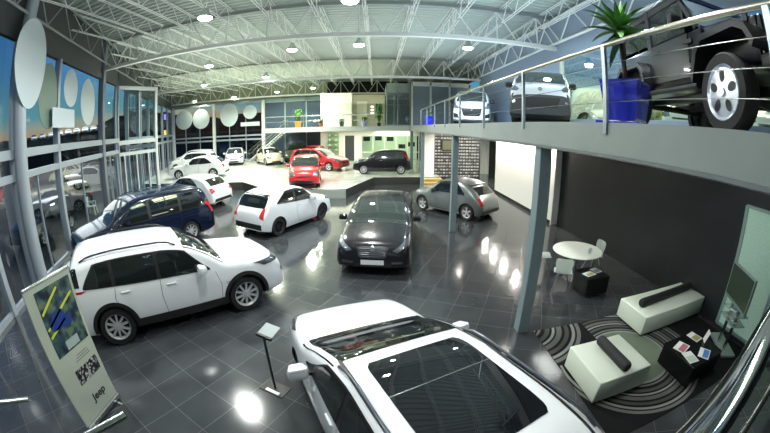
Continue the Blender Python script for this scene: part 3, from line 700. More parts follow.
# ---------------------------------------------------------------- roof steelwork
def truss(y, x0, x1, zb, zt, lab):
    r = empty('roof_truss', ((x0+x1)/2, y, zb), 0, lab, 'roof truss', 'lattice trusses across the hall'); cx = (x0+x1)/2
    bm = B(); box(bm, x0-cx, x1-cx, -.09, .09, -.07, .07); ob('bottom_chord', bm, STEEL, r)
    bm = B(); box(bm, x0-cx, x1-cx, -.07, .07, zt-zb-.06, zt-zb+.06); ob('top_chord', bm, mat('chord_grey', (.28, .31, .31), .5), r)
    bm = B(); n = int((x1-x0)/1.65*2); w = (x1-x0)/n
    for i in range(n+1):
        x = x0-cx+i*w
        if i % 2 == 0: tube(bm, (x, 0, 0), (x, 0, zt-zb), .028, 6)
        if i < n: tube(bm, (x, 0, 0 if i % 2 else zt-zb), (x+w, 0, zt-zb if i % 2 else 0), .024, 6)
    ob('lattice', bm, STEEL, r); return r
truss(11.6, wx(11.6)+.1, 6.85, 6.75, 7.95, 'pale lattice roof truss nearest overhead, ending above the two vans')
truss(21.8, wx(21.8)+.1, 6.85, 6.75, 7.95, 'pale lattice roof truss crossing mid hall above the black compact car')
truss(31.8, wx(31.8)+.2, 6.85, 6.70, 7.95, 'farthest lattice roof truss, close to the back glazing')
truss(1.2, wx(1.2)+.1, 6.85, 6.75, 7.95, 'lattice roof truss over the foreground white car')
jn = 0
def joist(x, y0, y1):
    L = y1-y0; bm = B()
    r = empty('roof_joist', (x, y0, 7.45), 0, 'slim zigzag steel joist running lengthwise under the ribbed roof', 'roof joist', 'zigzag roof joists between the trusses')
    bm = B()
    for s in (-.05, .05): tube(bm, (s, 0, 0), (s, L, 0), .017, 5)
    ob('bottom_chord', bm, STEEL, r)
    bm = B()
    for s in (-.05, .05): tube(bm, (s, 0, .58), (s, L, .58), .02, 5)
    ob('top_chord', bm, STEEL, r)
    bm = B(); n = max(2, int(L/.6)); w = L/n
    for i in range(n): tube(bm, (0, i*w, 0 if i % 2 else .58), (0, (i+1)*w, .58 if i % 2 else 0), .016, 5)
    ob('zigzag_rod', bm, STEEL, r)
for y0, y1 in ((1.3, 11.5), (11.7, 21.7), (21.9, 31.7)):
    x = 6.2
    while x > wx(y1)+.3:
        ys = y0
        if x < wx(y0): ys = max(y0, (-6-nx*x)/ny+.2)
        if y1-ys > 1.2: joist(x, ys, y1)
        x -= 1.65
# edge beam lattice following the left glass wall
bm = B()
for i in range(40):
    t = i; a = wl(t, .35); tube(bm, a+Vector((0, 0, 6.9 if i % 2 else 7.9)), wl(t+1, .35)+Vector((0, 0, 7.9 if i % 2 else 6.9)), .025, 5)
for z in (6.9, 7.9): tube(bm, wl(-2, .35)+Vector((0, 0, z)), wl(39.5, .35)+Vector((0, 0, z)), .04, 6)
o = ob('edge_girder', bm, MATS['chord_grey']); tag(o, 'long lattice girder along the top of the slanting glass wall', 'girder')
bm = B()
for i in range(30):
    y = -6+i; tube(bm, (6.7, y, 6.9 if i % 2 else 7.9), (6.7, y+1, 7.9 if i % 2 else 6.9), .03, 5)
for z in (6.9, 7.9): tube(bm, (6.7, -6, z), (6.7, 22, z), .05, 6)
o = ob('edge_girder', bm, STEEL); tag(o, 'lattice girder along the top of the blue wall over the vans', 'girder')
# ---------------------------------------------------------------- lamps
LAMPG = mat('lamp_glow', (1, 1, 1), .5, emit=(.9, .95, 1), estr=16)
lamp_proto = None
def lamp(px, py, z, lab, power, col, vis=True):
    p = fl(px, py, z) if vis else Vector((px, py, z))
    if vis:
        r = empty('high_bay_lamp', p, 0, lab, 'ceiling lamp', 'high bay lamps under the roof')
        bm = B(); lathe(bm, [(.05, .32), (.09, .30), (.12, .2), (.24, .04), (.25, 0)], 20, close=False); ob('shade', bm, INOX, r, smooth=True)
        bm = B(); lathe(bm, [(.225, .01), (.2, -.04), (.1, -.075), (.01, -.08)], 20); ob('glowing_lens', bm, LAMPG, r, smooth=True)
        bm = B(); tube(bm, (0, 0, .32), (0, 0, 8.08-z), .012, 6); ob('rod', bm, STEEL, r)
    l = bpy.data.lights.new('lamp_or_fill', 'AREA'); l.shape = 'DISK'; l.size = .3; l.energy = power*.85; l.color = col; l.spread = radians(170)
    o = bpy.data.objects.new('lamp_or_fill', l); COL.objects.link(o); o.location = p - Vector((0, 0, .12))
    if False:
        l2 = bpy.data.lights.new('lamp_spill', 'POINT'); l2.energy = power*.22; l2.color = col; l2.shadow_soft_size = .2; o2 = bpy.data.objects.new('lamp_spill', l2); COL.objects.link(o2); o2.location = p+Vector((0, 0, .45))
COOL, NEUT, GRN, BLU = (.95, .99, .95), (.98, 1, .92), (.92, 1, .74), (.66, .83, 1)
for px, py, z, lab, pw, c in (
    (205, 18, 6.9, 'large bright lamp in the nearest bay, left of centre, with bluish halo', 420, COOL),
    (292, 50, 6.9, 'bright round lamp just under the nearest truss chord, left of the middle one', 420, NEUT),
    (359, 45, 6.9, 'bright lamp hanging under the nearest truss near the middle of the hall', 420, NEUT),
    (209, 66, 6.9, 'lamp in the second bay, below and left of the big bluish lamp', 420, GRN),
    (204, 85, 6.9, 'smaller lamp below the second bay lamp on the window side', 450, GRN),
    (266, 77, 6.9, 'lamp glaring against the second truss chord', 450, GRN),
    (234, 97, 6.9, 'small distant lamp above the white hatchback by the back glazing', 450, GRN),
    (277, 92, 6.9, 'small distant lamp above the back staircase', 450, GRN),
    (313, 88, 6.9, 'small distant lamp nearest the upper white box room', 450, GRN),
    (350, 1, 6.9, 'lamp cut by the top edge, nearest over the middle of the hall', 420, COOL),
    (468, 48, 6.9, 'bluish lamp above the white passenger van on the mezzanine', 420, BLU),
    (195, 101, 6.9, 'tiny farthest lamp by the corner of the two glass walls', 300, GRN)):
    lamp(px, py, z, lab, pw, c)
for x, y, z, pw, c in ((-5, 3, 6.9, 230, COOL), (-1, 3.5, 6.9, 190, COOL), (3, 3, 7, 190, COOL), (-2, -3, 6.9, 160, COOL), (-9, 26, 6.5, 500, NEUT), (-5, 24, 6.5, 500, GRN), (-14, 24, 6.6, 600, NEUT), (-11, 21, 6.6, 400, NEUT), (4.5, 5, 7, 80, BLU), (5, 9, 7, 130, BLU)):
    lamp(x, y, z, None, pw, c, False)  # unseen lights without fixtures, added to brighten floor and cars
def area(x, y, z, sx, sy, pw, col, rot=(0, 0, 0)):  # rectangular fill light with no fixture
    l = bpy.data.lights.new('fill_light', 'AREA'); l.shape = 'RECTANGLE'; l.size = sx; l.size_y = sy; l.energy = pw; l.color = col
    o = bpy.data.objects.new('fill_light', l); COL.objects.link(o); o.location = (x, y, z); o.rotation_euler = rot

def soffit(x, y, pw, col=(1, .96, .86)):
    l = bpy.data.lights.new('downlight', 'AREA'); l.shape = 'DISK'; l.size = .14; l.energy = pw; l.color = col
    o = bpy.data.objects.new('downlight', l); COL.objects.link(o); o.location = (x, y, 3.215)
for y in (11.6, 13.2, 14.8, 16.4, 18): soffit(6.3, y, 80)
for y in (8.0, 14.5): soffit(3.9, y, 10)
soffit(5.6, 20.4, 50); soffit(4.4, 20.8, 40)
def up(x, y, sx, sy, pw, col): area(x, y, 5.6, sx, sy, pw*.75, col, (pi, 0, 0))  # unseen upward lights added to brighten the roof deck and steelwork
up(-3, 6, 7, 7, 200, (.96, 1, .96)); up(3.5, 8, 5, 8, 210, (.75, .87, 1)); up(-8, 15, 7, 8, 260, (.93, 1, .86)); up(0, 16, 7, 8, 240, (.9, 1, .93)); up(4.5, 17, 3, 7, 90, (.7, .85, 1)); up(-12, 26, 8, 9, 340, (.95, 1, .70)); up(-3, 27, 8, 8, 260, (.97, 1, .72)); up(-5, 0, 6, 6, 120, (.9, .97, 1))
area(7.7, 20, 3.2, .8, 3, 150, NEUT); area(12.5, 10, 8, 3, 8, 2600, (.95, 1, .6)); area(12.5, 1, 8, 3, 8, 1400, (.9, 1, .7))  # the pair over the terrace is added to brighten the bank
area(5.2, 3.2, 3.2, .6, 1.2, 28, COOL); area(5, 7, 3.2, .6, 1.2, 20, COOL)
area(-2, 28, 3.15, 6, 4, 260, (.95, 1, .75)); area(1.5, 31, 3.15, 3, 2, 120, (.92, 1, .75)); area(-7, 29, 6.2, 4, 3, 100, NEUT); area(-1, 28, 6.6, 5, 2, 45, (1, 1, .85))
# ---------------------------------------------------------------- world
w = bpy.data.worlds.new('w'); SC.world = w; w.use_nodes = True; nt = w.node_tree; nt.nodes.clear(); N = nt.nodes.new; K = nt.links.new
o = N('ShaderNodeOutputWorld'); bg = N('ShaderNodeBackground'); tc = N('ShaderNodeTexCoord'); sp = N('ShaderNodeSeparateXYZ'); cr = N('ShaderNodeValToRGB'); ns = N('ShaderNodeTexNoise'); mp = N('ShaderNodeMapping')
K(tc.outputs['Generated'], sp.inputs[0]); K(tc.outputs['Generated'], mp.inputs['Vector']); mp.inputs['Scale'].default_value = (1, 1, 7)
K(mp.outputs['Vector'], ns.inputs['Vector']); ns.inputs['Scale'].default_value = 4; ns.inputs['Detail'].default_value = 6
ad = N('ShaderNodeMath'); ad.operation = 'MULTIPLY_ADD'; ad.inputs[1].default_value = .07; K(ns.outputs['Fac'], ad.inputs[0])
sb = N('ShaderNodeMath'); sb.operation = 'SUBTRACT'; sb.inputs[1].default_value = .035; K(sp.outputs['Z'], sb.inputs[0]); K(sb.outputs[0], ad.inputs[2]); K(ad.outputs[0], cr.inputs[0])
e = cr.color_ramp.elements; e[0].position = 0; e[0].color = (.40, .17, .05, 1); e[1].position = .9; e[1].color = (.01, .03, .10, 1)
for pos, c in ((.025, (.70, .34, .12, 1)), (.055, (.45, .48, .38, 1)), (.09, (.16, .42, .48, 1)), (.18, (.09, .32, .62, 1)), (.32, (.06, .24, .62, 1)), (.5, (.03, .12, .38, 1))):
    q = e.new(pos); q.color = c
K(cr.outputs[0], bg.inputs[0]); bg.inputs[1].default_value = .75; K(bg.outputs[0], o.inputs[0])
SC.view_settings.view_transform = 'Standard'; SC.view_settings.look = 'None'; SC.view_settings.exposure = 0; SC.view_settings.gamma = 1
SC.cycles.max_bounces = 7; SC.cycles.transparent_max_bounces = 16; SC.cycles.caustics_reflective = False; SC.cycles.caustics_refractive = False
SC.cycles.sample_clamp_indirect = 6; SC.cycles.use_denoising = True; SC.cycles.use_light_tree = True
# ---------------------------------------------------------------- cars in the hall
def centre(rf, rr, side, W):
    """from contact points of front and rear wheels on one side: centre and heading"""
    rf, rr = Vector(rf[:2]), Vector(rr[:2]); h = (rf-rr).normalized(); m = (rf+rr)/2; right = Vector((h.y, -h.x)); s = 1 if side == 'R' else -1
    c = m - right*s*(W/2-.08); return c, math.degrees(atan2(h.x, h.y))
def black_(n, c=(.008, .009, .011)): return paint(n, c, .3, .22)
# compact SUV, left foreground
c, az = centre((-2.52, 5.62), (-4.51, 3.69), 'R', 1.86)
cher, cast, decal, poly, line, bd = make_car(dict(CHER, lrail=(2.15, 4.05, BLK)), WHITE, 'white compact SUV with black wheel arch trim beside the standing banner', c, az)
bd_x = cher
h = cast('R', 1.15, .62)
text_obj('side_badge', 'CHEROKEE', .07, SEAM, cher, h[0]+Vector((0, -.006, .12)), (pi/2, 0, 0), .001)
# white hatch with glass roof in the foreground
WD = (0.17, 3.15); azd = -24.
hd = Vector((sin(radians(azd)), cos(radians(azd))))
mir_s = 1.68; x0 = DELTA['fo']+DELTA['wb']/2
cd = Vector(WD) + hd*(mir_s-x0) + Vector((-.075, -.02))
fg, cast, decal, poly, line, bd = make_car(dict(DELTA, lrail=(2.15, 3.95, mat('rail_steel', (.10, .11, .13), .3, .7)), mirror_m=WHITE, glass=CGL, wglass=mat('screen_dark', (.006, .008, .009), .05, 0, 0, spec=.35)), WHITE, 'white car with dark panoramic glass roof cut by the bottom edge', cd, azd)
SR = mat('roof_glass', (.006, .007, .009), .02, 0, 0, spec=.6, ior=1.5)
cols = []
for i in range(25):
    s_ = 2.27+1.32*i/24; y = .50*(1-.10*abs(2*i/24-1)**14); cols.append((s_, -y, y))
sr = decal('sunroof', 'T', cols, SR, k=14, eps=.007)
for y_ in (1, -1): line('T', 'roof_groove', [(2.05, y_*.655), (2.6, y_*.665), (3.4, y_*.66), (4.05, y_*.64)], BLK, .035)
bm = B(); pts = [cast('T', 2.78, -.5+i*.1) for i in range(11)]; path_tube(bm, [p[0]+Vector((0, 0, .006)) for p in pts], .006, 6); ob('sunroof_seam', bm, INOX, sr)
# black car facing the camera
c = Vector(((-.96+.74)/2-.02, 8.2+.95))
hx = radians(-173.5); hdir = Vector((sin(hx), cos(hx))); fr = Vector((-.02, 8.05)); cc = fr - hdir*(.92+1.35-.75)
dk, cast, decal, poly, line, bd = make_car(dict(DELTA, wglass=CGL2, spokes=10), paint('paint_black', (.012, .012, .016), .4, .2), 'glossy black car facing the camera in the middle of the dark floor', cc, -173.5)
for i in range(5): poly('F', 'grille_bar', [(-.3, .54+.045*i), (.3, .54+.045*i), (.3, .552+.045*i), (-.3, .552+.045*i)], CHROME, eps=.012)
poly('F', 'badge', [(-.07, .72), (0, .66), (.07, .72), (0, .80)], CHROME, eps=.014)
poly('F', 'licence_plate', [(-.27, .34), (.27, .34), (.27, .46), (-.27, .46)], PLATE, eps=.016)
# white hatchback seen from behind
c, az = centre((-2.1, 12.54), (-3.23, 10.35), 'R', 1.68)
make_car(YPS, WHITE, 'white three-quarter rear hatchback with dark alloy wheels left of the black car', c, az)
# grey small hatch with spoiler
c, az = centre(fl(423, 209.8), fl(465.9, 220.2), 'L', 1.63)
GREY = paint('paint_grey', (.17, .19, .19), .5, .3)
g5, cast, decal, poly, line, bd = make_car(dict(F500, skirt=.06, skirt_m=mat('skirt_white', (.5, .5, .5), .4)), GREY, 'grey small hatchback with white side stripe behind the slim column', c, az)
bm = B(); box(bm, g5.location.x*0+(bd.x0-3.02), bd.x0-2.72, -.52, .52, 1.30, 1.335, bev=.01); ob('roof_spoiler', bm, mat('spoiler_dark', (.04, .045, .045), .3), g5)
# blue minivan by the glass wall
c = Vector((-7.62, 8.55)); az = math.degrees(atan2(-2.0, -3.55))
make_car(VOY, paint('paint_navy', (.004, .008, .024), .4, .2), 'dark navy minivan parked nose towards the slanting glass wall', c, az)
# white hatch partly behind the minivan
make_car(dict(HATCH), WHITE, 'white hatchback peeking out behind the tail of the navy minivan', (-9.3, 15.0), -78.)
# on the bright stage
c, az = centre((-13.56, 19.88), (-10.69, 20.5), 'L', 1.79)
make_car(dict(HATCH, rstyle=0), WHITE, 'white hatchback in profile behind the other white one near the entrance doors', c+Vector((0, .1)), az, z=.45)
WG = paint('paint_offwhite', (.62, .64, .62), 0, .3)
make_car(dict(WAGON), WG, 'off-white estate parked behind the white profile hatchback', (-15.1, 25.0), -97, z=.45, hi=False)
make_car(dict(WAGON), paint('paint_pearl', (.70, .72, .72), .1, .3), 'farthest pale estate, only its roof and windows showing above the others', (-17.0, 28.4), -93, z=.45, hi=False)
make_car(dict(HATCH, wb=2.5), WHITE, 'white hatchback facing the hall near the foot of the back staircase', (-13.3, 30.0), 160, z=.45, hi=False)
make_car(F500, paint('paint_cream', (.72, .69, .48), 0, .3), 'cream small hatchback beside the back staircase', (-9.5, 29.0), 142, z=.45, hi=False)
make_car(PANDA, paint('paint_red', (.55, .010, .018), .1, .25), 'red hatchback facing forward at the front tip of the bright stage', (-3.85, 18.2), 172, z=.45)
make_car(dict(WAGON), paint('paint_darkred', (.42, .012, .02), .1, .3), 'red estate parked behind the red front-facing hatchback', (-4.2, 24.6), 112, z=.45, hi=False)
make_car(dict(PANDA), paint('paint_tomato', (.5, .03, .03), .1, .3), 'second red car tucked between the red hatchbacks and the stairs', (-5.3, 28.3), 180, z=.45, hi=False)
make_car(dict(PANDA, wb=2.4, glass=CGL2), black_('paint_black_compact'), 'black compact car in profile in front of the back offices', (.42, 22.5), -87, z=.45)
make_car(dict(PANDA), paint('paint_army', (.10, .12, .06), .1, .5), 'olive green car between the cream hatchback and the red cars at the back', (-7.45, 31.1), 178, z=.45, hi=False)
# mezzanine
make_car(DOBLO, paint('paint_van_white', (.72, .78, .86), 0, .3), 'white passenger van with black grille farther back on the mezzanine', (5.05, 17.5), 197, z=3.61, name='van')
fi, cast, decal, poly, line, bd = make_car(FIOR, paint('paint_van_silver', (.66, .72, .80), .1, .3), 'silver van with dark bumper behind the mezzanine railing post', (5.12, 9.7), 209, z=3.61, name='van')
make_car(dict(HATCH), WHITE, 'white car outside the upper window, between the silver van and the blue planter', (10.2, 12.4), 222, z=3.61)
make_car(dict(PANDA), WHITE, 'white car outside, glimpsed underneath the black off-roader', (10.6, 7.9), 240, z=3.61, hi=False)
make_car(dict(HATCH), WHITE, 'white car outside behind the front wheel of the black off-roader', (10.8, 4.0), 255, z=3.61, hi=False)
# outside
make_car(HATCH, paint('paint_beige', (.15, .105, .07), .2, .5), 'beige car parked outside the glass wall', (-24.0, 18.0), 290, z=-.2, hi=False)
make_car(WAGON, black_('paint_outdoor_dark', (.02, .02, .03)), 'dark car parked right outside the nearest window bay', (-14.2, 8.6), 160, z=-.2, hi=False)
make_car(dict(WAGON), black_('paint_outdoor_grey', (.03, .035, .035)), 'dark grey car outside behind the white plastic chair', (-18.6, 14.4), 300, z=-.2, hi=False)
pc = empty('plastic_chair', (-14.9, 12.6, -.2), radians(-60), 'white plastic armchair standing outside beyond the glass wall', 'chair')
bm = B(); box(bm, -.24, .24, -.24, .24, .42, .46, bev=.015); ob('seat', bm, WALLW, pc)
bm = B(); box(bm, -.24, .24, -.29, -.25, .44, .95, bev=.015); ob('backrest', bm, WALLW, pc)
for sx in (-1, 1):
    bm = B(); box(bm, sx*.26-.02, sx*.26+.02, -.26, .2, .64, .68); box(bm, sx*.26-.02, sx*.26+.02, .16, .2, .42, .64); ob('armrest', bm, WALLW, pc)
    for sy in (-1, 1):
        bm = B(); bar(bm, (sx*.2, sy*.2, .42), (sx*.26, sy*.26, 0), .05, .05); ob('leg', bm, WALLW, pc)
proto = None
mat('terrace_dark', (.02, .02, .02), .9); l = bpy.data.lights.new('lot_light', 'AREA'); l.size = 30; l.energy = 12000; o = bpy.data.objects.new('lot_light', l); COL.objects.link(o); o.location = (-70, 50, 22); o.rotation_euler = (radians(-35), radians(-40), 0)
for i in range(9):
    if proto is None: proto = make_car(dict(HATCH), WHITE, 'distant white car in the row on the raised lot outside', (-36, 19), 120, z=1.0, hi=False, group='white cars in the raised lot outside')[0]; r = proto
    else: r = copy_tree(proto)
    a = ray(34+8.6*i, 140); d = Vector((a.x, a.y)).normalized()*(95-1.5*i); r.location = (d.x, d.y, 5.9); r.rotation_euler.z = atan2(-d.y, -d.x)
    bm = B(); box(bm, -3, 3, -1.15, 1.15, -6, 0); pl = struct('terrain_terrace', bm, MATS['terrace_dark']); pl.location = r.location; pl.rotation_euler = r.rotation_euler
# hills and dark buildings outside
bm = B(); random.seed(5); rows = []
for i in range(120):
    a = radians(-115+150*i/119); R = 125
    zz = 9+2.5*sin(a*7)+1.5*sin(a*17+1)+random.uniform(-.5, .8)
    rows.append((bm.verts.new((R*sin(a), R*cos(a), -1)), bm.verts.new((R*sin(a), R*cos(a), zz)), bm.verts.new(((R+30)*sin(a), (R+30)*cos(a), zz*1.1))))
for p, q in zip(rows, rows[1:]):
    bm.faces.new((p[0], q[0], q[1], p[1])); bm.faces.new((p[1], q[1], q[2], p[2]))
struct('hills', bm, mat('hill_dark', (.018, .02, .018), .9, noise=(.2, .5)))
DB = mat('dark_building', (.03, .028, .028), .8)
for i, (x, y, w_, d_, h) in enumerate(((-38, 50, 22, 8, 6.2), (-13, 58, 22, 8, 6.6), (-68, 36, 14, 10, 5.2))):
    bm = B(); box(bm, -w_/2, w_/2, -d_/2, d_/2, 0, h); r = ob('low_building', bm, DB); r.location = (x, y, -.21)
    tag(r, ['low dark building outside behind the back glazing, left half', 'dark flat building outside right behind the staircase glazing', 'far dark building outside beyond the side windows'][i], 'building')
    bm = B(); box(bm, -w_/2-.3, w_/2+.3, -d_/2-.3, -d_/2, h-.5, h-.2); ob('fascia', bm, mat('fascia_red', (.10, .02, .02), .6), r)
for i, px in enumerate((124, 129, 133, 136, 113)):
    d = ray(px, 120); p = Vector((d.x, d.y)).normalized()*(40+3*i); bm = B(); tube(bm, (0, 0, 0), (0, 0, 9.5), .09, 6, .05); r = ob('lamp_post', bm, BLACKW); r.location = (p.x, p.y, -.2)
    bm = B(); bar(bm, (0, 0, 9.4), (.9, .3, 9.6), .1, .06); ob('lamp_arm', bm, BLACKW, r); tag(r, 'slim dark lamp post standing in the car park outside', 'lamp post', 'lamp posts outside')
# ---------------------------------------------------------------- oval films on the glass
def oval(P0, ux, w, h, lab, egg=.12, th=.008):
    bm = B(); n = 40; a = []; b = []
    nrm = Vector((ux.y, -ux.x, 0))
    for i in range(n):
        t = 2*pi*i/n; xx = w/2*cos(t)*(1+egg*sin(t)); zz = h/2*sin(t)
        p = ux*xx+Vector((0, 0, zz)); a.append(bm.verts.new(p+nrm*th)); b.append(bm.verts.new(p-nrm*th))
    bm.faces.new(a); bm.faces.new(b[::-1])
    for i in range(n): bm.faces.new((a[i], a[(i+1) % n], b[(i+1) % n], b[i]))
    o = ob('oval_panel', bm, FROST); o.location = P0; tag(o, lab, 'panel', 'oval panels hung at the glazing'); return o
def wallpt(px, py, off=.2):
    d = ray(px, py); k = (-(6-off))/(nx*d.x+ny*d.y); return d*k+Vector((0, 0, EYE))
dw = Vector((-ny, nx, 0))
oval(wallpt(31, 63, .5), dw, 1.75, 2.3, 'largest pale oval panel, nearest on the slanting glass wall')
o = oval(wallpt(48, 96), dw, 1.35, 1.95, 'dull green oval painted in for a glass reflection, right of the largest panel', 0); o.data.materials[0] = mat('dull_green_reflection', (.16, .24, .20), .4)  # this oval's green colour stands in for a reflection in the glazing
oval(wallpt(71, 88), dw, 1.25, 1.3, 'third oval panel on the slanting wall, left of the tall one', 0)
oval(wallpt(88, 102), dw, 1.6, 1.8, 'fourth oval panel on the slanting wall, beside the dark post', 0)
for px, py, w_, h, lab in ((184, 120, 2.3, 2.1, 'round pale panel nearest the corner on the back glazing'), (201, 119, 2.2, 2.1, 'second round pale panel from the corner on the back glazing'), (229, 115, 2.1, 2.4, 'tallest round pale panel on the back glazing, right of the post'), (250, 112, 1.5, 1.4, 'smallest round pale panel, above the white rectangle')):
    oval(at_y(px, py, 32.7), Vector((1, 0, 0)), w_, h, lab, 0)
p = at_y(250, 124, 32.7); bm = B(); box(bm, -1.05, 1.05, -.02, .02, -.2, .2); o = ob('blank_sign', bm, FROST); o.location = p; tag(o, 'white rectangular blank sign under the smallest round panel', 'sign')
p = wallpt(64, 118, .35); bm = B(); box(bm, -.9, .9, -.01, .01, -.3, .3); o = ob('blank_sign', bm, FROST); o.location = p; o.rotation_euler.z = atan2(nx, -ny); tag(o, 'pale rectangular blank sign on the slanting glass between the ovals', 'sign')
# lit blue box sign and yellow light outside the corner
for px, py, c, lab in ((166, 117, (.25, .2, .9), 'small violet lit box sign outside by the corner'), (166, 133, (.9, .6, .1), 'small yellow lit box sign outside by the corner')):
    d = ray(px, py); p = d*(30/d.y)+Vector((0, 0, EYE)); bm = B(); box(bm, -.35, .35, -.08, .08, -.45, .45); o = ob('box_sign', bm, mat('sign_frame_'+lab[6:9], (.02, .02, .05), .5)); o.location = p
    bm = B(); box(bm, -.2, .2, -.1, -.08, -.28, .28); ob('lit_face', bm, mat('lit_'+lab[6:9], c, .5, emit=c, estr=2), o); tag(o, lab, 'sign')
# ---------------------------------------------------------------- mezzanine railing along the right slab edge
X0 = 2.47; ra = empty('mezzanine_railing', (X0, 0, 3.61), 0, 'steel handrail with thin cables along the mezzanine edge by the vans', 'railing')
bm = B(); tube(bm, (0, -1.5, .86), (0, 19, .86), .03, 12); ob('handrail', bm, mat('rail_brass_steel', (.60, .58, .48), .25, 1.), ra, smooth=True)
for z in (.22, .43, .64):
    bm = B(); tube(bm, (0, -1.5, z), (0, 19, z), .004, 5); ob('cable', bm, INOX, ra)
for y in (.9, 3.03, 5.3, 7.5, 9.8, 12.0, 14.2, 16.4, 18.6):
    bm = B(); box(bm, -.05, -.035, y-.03, y+.03, -.12, .84); box(bm, -.035, .0, y-.015, y+.015, -.12, .84)
    ob('baluster', bm, mat('baluster_steel', (.42, .48, .55), .3, .8), ra)
# back mezzanine railing
rb = empty('back_railing', (-3.0, 25.06, 3.56), 0, 'thin railing along the back upper floor over the offices', 'railing')
bm = B(); tube(bm, (-5.4, 0, .85), (3.6, 0, .85), .03, 8); tube(bm, (-5.4, 0, .45), (3.6, 0, .45), .015, 6); ob('handrail', bm, INOX, rb)
for i in range(7):
    bm = B(); box(bm, -5.4+i*1.49-.02, -5.4+i*1.49+.02, -.02, .02, 0, .85); ob('baluster', bm, INOX, rb)
# back staircase
sc = empty('back_staircase', (-10.75, 32.2, .45), 0, 'white steel staircase with railings rising to the back upper floor', 'staircase')
n = 16; dx, dz = 3.6/n, 2.75/n
for k in range(n):
    bm = B(); box(bm, k*dx-1.6, k*dx-1.6+dx+.03, -.6, .6, k*dz+.12, k*dz+.165); ob('tread', bm, STEEL, sc)
for s in (-.62, .62):
    bm = B(); bar(bm, (-1.7, s, .05), (2.05, s, 2.95), .26, .05); ob('stringer', bm, WALLW, sc)
    for h in (.55, .95):
        bm = B(); tube(bm, (-1.7, s, .1+h), (2.05, s, 2.95+h), .024, 6); ob('handrail', bm, INOX, sc)
    for k in range(5):
        t = k/4; x = -1.7+3.75*t; z = .1+2.85*t; bm = B(); tube(bm, (x, s, z), (x, s, z+.95), .022, 6); ob('baluster', bm, INOX, sc)
# ---------------------------------------------------------------- back offices
bm = B(); box(bm, -5.1, -2.85, 30.9, 31.1, .45, 3.2); box(bm, -2.0, -1.4, 30.9, 31.1, .45, 3.2); box(bm, -2.85, -2.0, 30.9, 31.1, 2.75, 3.2); box(bm, -1.4, 3.95, 30.9, 31.1, 2.7, 3.2); struct('wall_offices', bm, WALLW)
bm = B(); box(bm, -2.84, -2.01, 31.0, 31.08, .45, 2.74); struct('door_3', bm, mat('door_dark', (.05, .06, .07), .5))
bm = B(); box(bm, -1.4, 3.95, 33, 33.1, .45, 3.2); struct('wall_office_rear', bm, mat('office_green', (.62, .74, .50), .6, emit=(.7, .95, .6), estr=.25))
bm = B()
for x in (-1.35, -.3, .75, 1.8, 2.85, 3.9): box(bm, x-.04, x+.04, 30.95, 31.05, .45, 2.7)
box(bm, -1.4, 3.95, 30.95, 31.05, 1.2, 1.26); struct('window_4', bm, WALLW); w4 = bpy.data.objects['window_4']
bm = B(); quad(bm, (-1.4, 31, .45), (3.95, 31, .45), (3.95, 31, 2.7), (-1.4, 31, 2.7)); struct('pane', bm, GL, w4)
for i, (x, z) in enumerate(((-.9, 2.4), (.2, 2.45), (1.3, 2.4), (2.4, 1.7), (3.3, 1.9))):
    bm = B(); box(bm, -.32, .32, -.04, .04, -.2, .2); o = ob('office_screen', bm, BLACKW); o.location = (x, 31.9, z)
    bm = B(); tube(bm, (0, 0, .2), (0, 0, 3.2-z), .02, 5); ob('bracket', bm, STEEL, o)
    tag(o, 'dark screen hanging inside the bright glazed office', 'screen', 'office screens')
dc = empty('display_cabinet', (-3.9, 30.6, .45), 0, 'glass display cabinet with green shelves and orange base left of the office doorway', 'cabinet')
bm = B(); box(bm, -.55, .55, -.25, .25, 0, .45); ob('cabinet_base', bm, mat('orange_wood', (.75, .38, .06), .5), dc)
bm = B(); box(bm, -.5, .5, .2, .25, .45, 2.5); ob('back_panel', bm, mat('mint_panel', (.45, .65, .42), .5), dc)
for z in (.9, 1.35, 1.8, 2.25):
    bm = B(); box(bm, -.5, .5, -.2, .2, z, z+.03); ob('shelf', bm, mat('shelf_green', (.25, .42, .25), .4), dc)
    for x in (-.3, 0, .28):
        bm = B(); box(bm, -.07, .07, -.06, .06, 0, .14+.05*(x < 0), bev=.015); o = ob('boxed_item', bm, CARD[0] if x else CARD[1]); o.location = (-3.9+x, 30.6, .45+z+.031); tag(o, 'small box standing on a shelf of the display cabinet', 'box', 'boxes in the display cabinet')
# upper rooms
bm = B(); prism(bm, [(-4.75, 29), (-2.1, 29), (-2.1, 33.5), (-4.75, 33.5)], 3.56, 6.45); struct('wall_upper_room', bm, mat('cream_wall', (.80, .80, .70), .6))
bm = B(); box(bm, -2.1, .75, 30, 30.1, 3.56, 6.4); struct('wall_upper_beige', bm, mat('beige_wall', (.38, .38, .28), .5))
bm = B(); box(bm, -1.7, -.8, 29.9, 30, 3.56, 5.8); struct('door_4', bm, mat('door_beige', (.55, .55, .42), .5))
gb = empty('glass_office', (1.6, 26, 3.56), 0, 'tall glass box office at the edge of the back upper floor', 'office')
bm = B()
for x in (-.85, -.05, .88): box(bm, x-.03, x+.03, -1, -.94, 0, 3.0)
box(bm, -.88, .9, -1, -.94, 2.5, 3.2); box(bm, -.88, .9, -1, -.94, 0, .1); box(bm, -.88, -.82, -1, 2, 0, .1); box(bm, -.88, -.82, -1, 2, 2.5, 3.2); ob('office_frame', bm, mat('office_frame', (.28, .36, .34), .4, .2), gb)
bm = B(); quad(bm, (-.85, -.97, .1), (.88, -.97, .1), (.88, -.97, 2.5), (-.85, -.97, 2.5)); quad(bm, (-.85, -.97, .1), (-.85, 2, .1), (-.85, 2, 2.5), (-.85, -.97, 2.5)); ob('office_glass', bm, GLB, gb)
bm = B(); box(bm, -.85, 2.5, 1.9, 2, 0, 3.2); ob('office_wall', bm, mat('office_back', (.10, .13, .12), .5), gb)
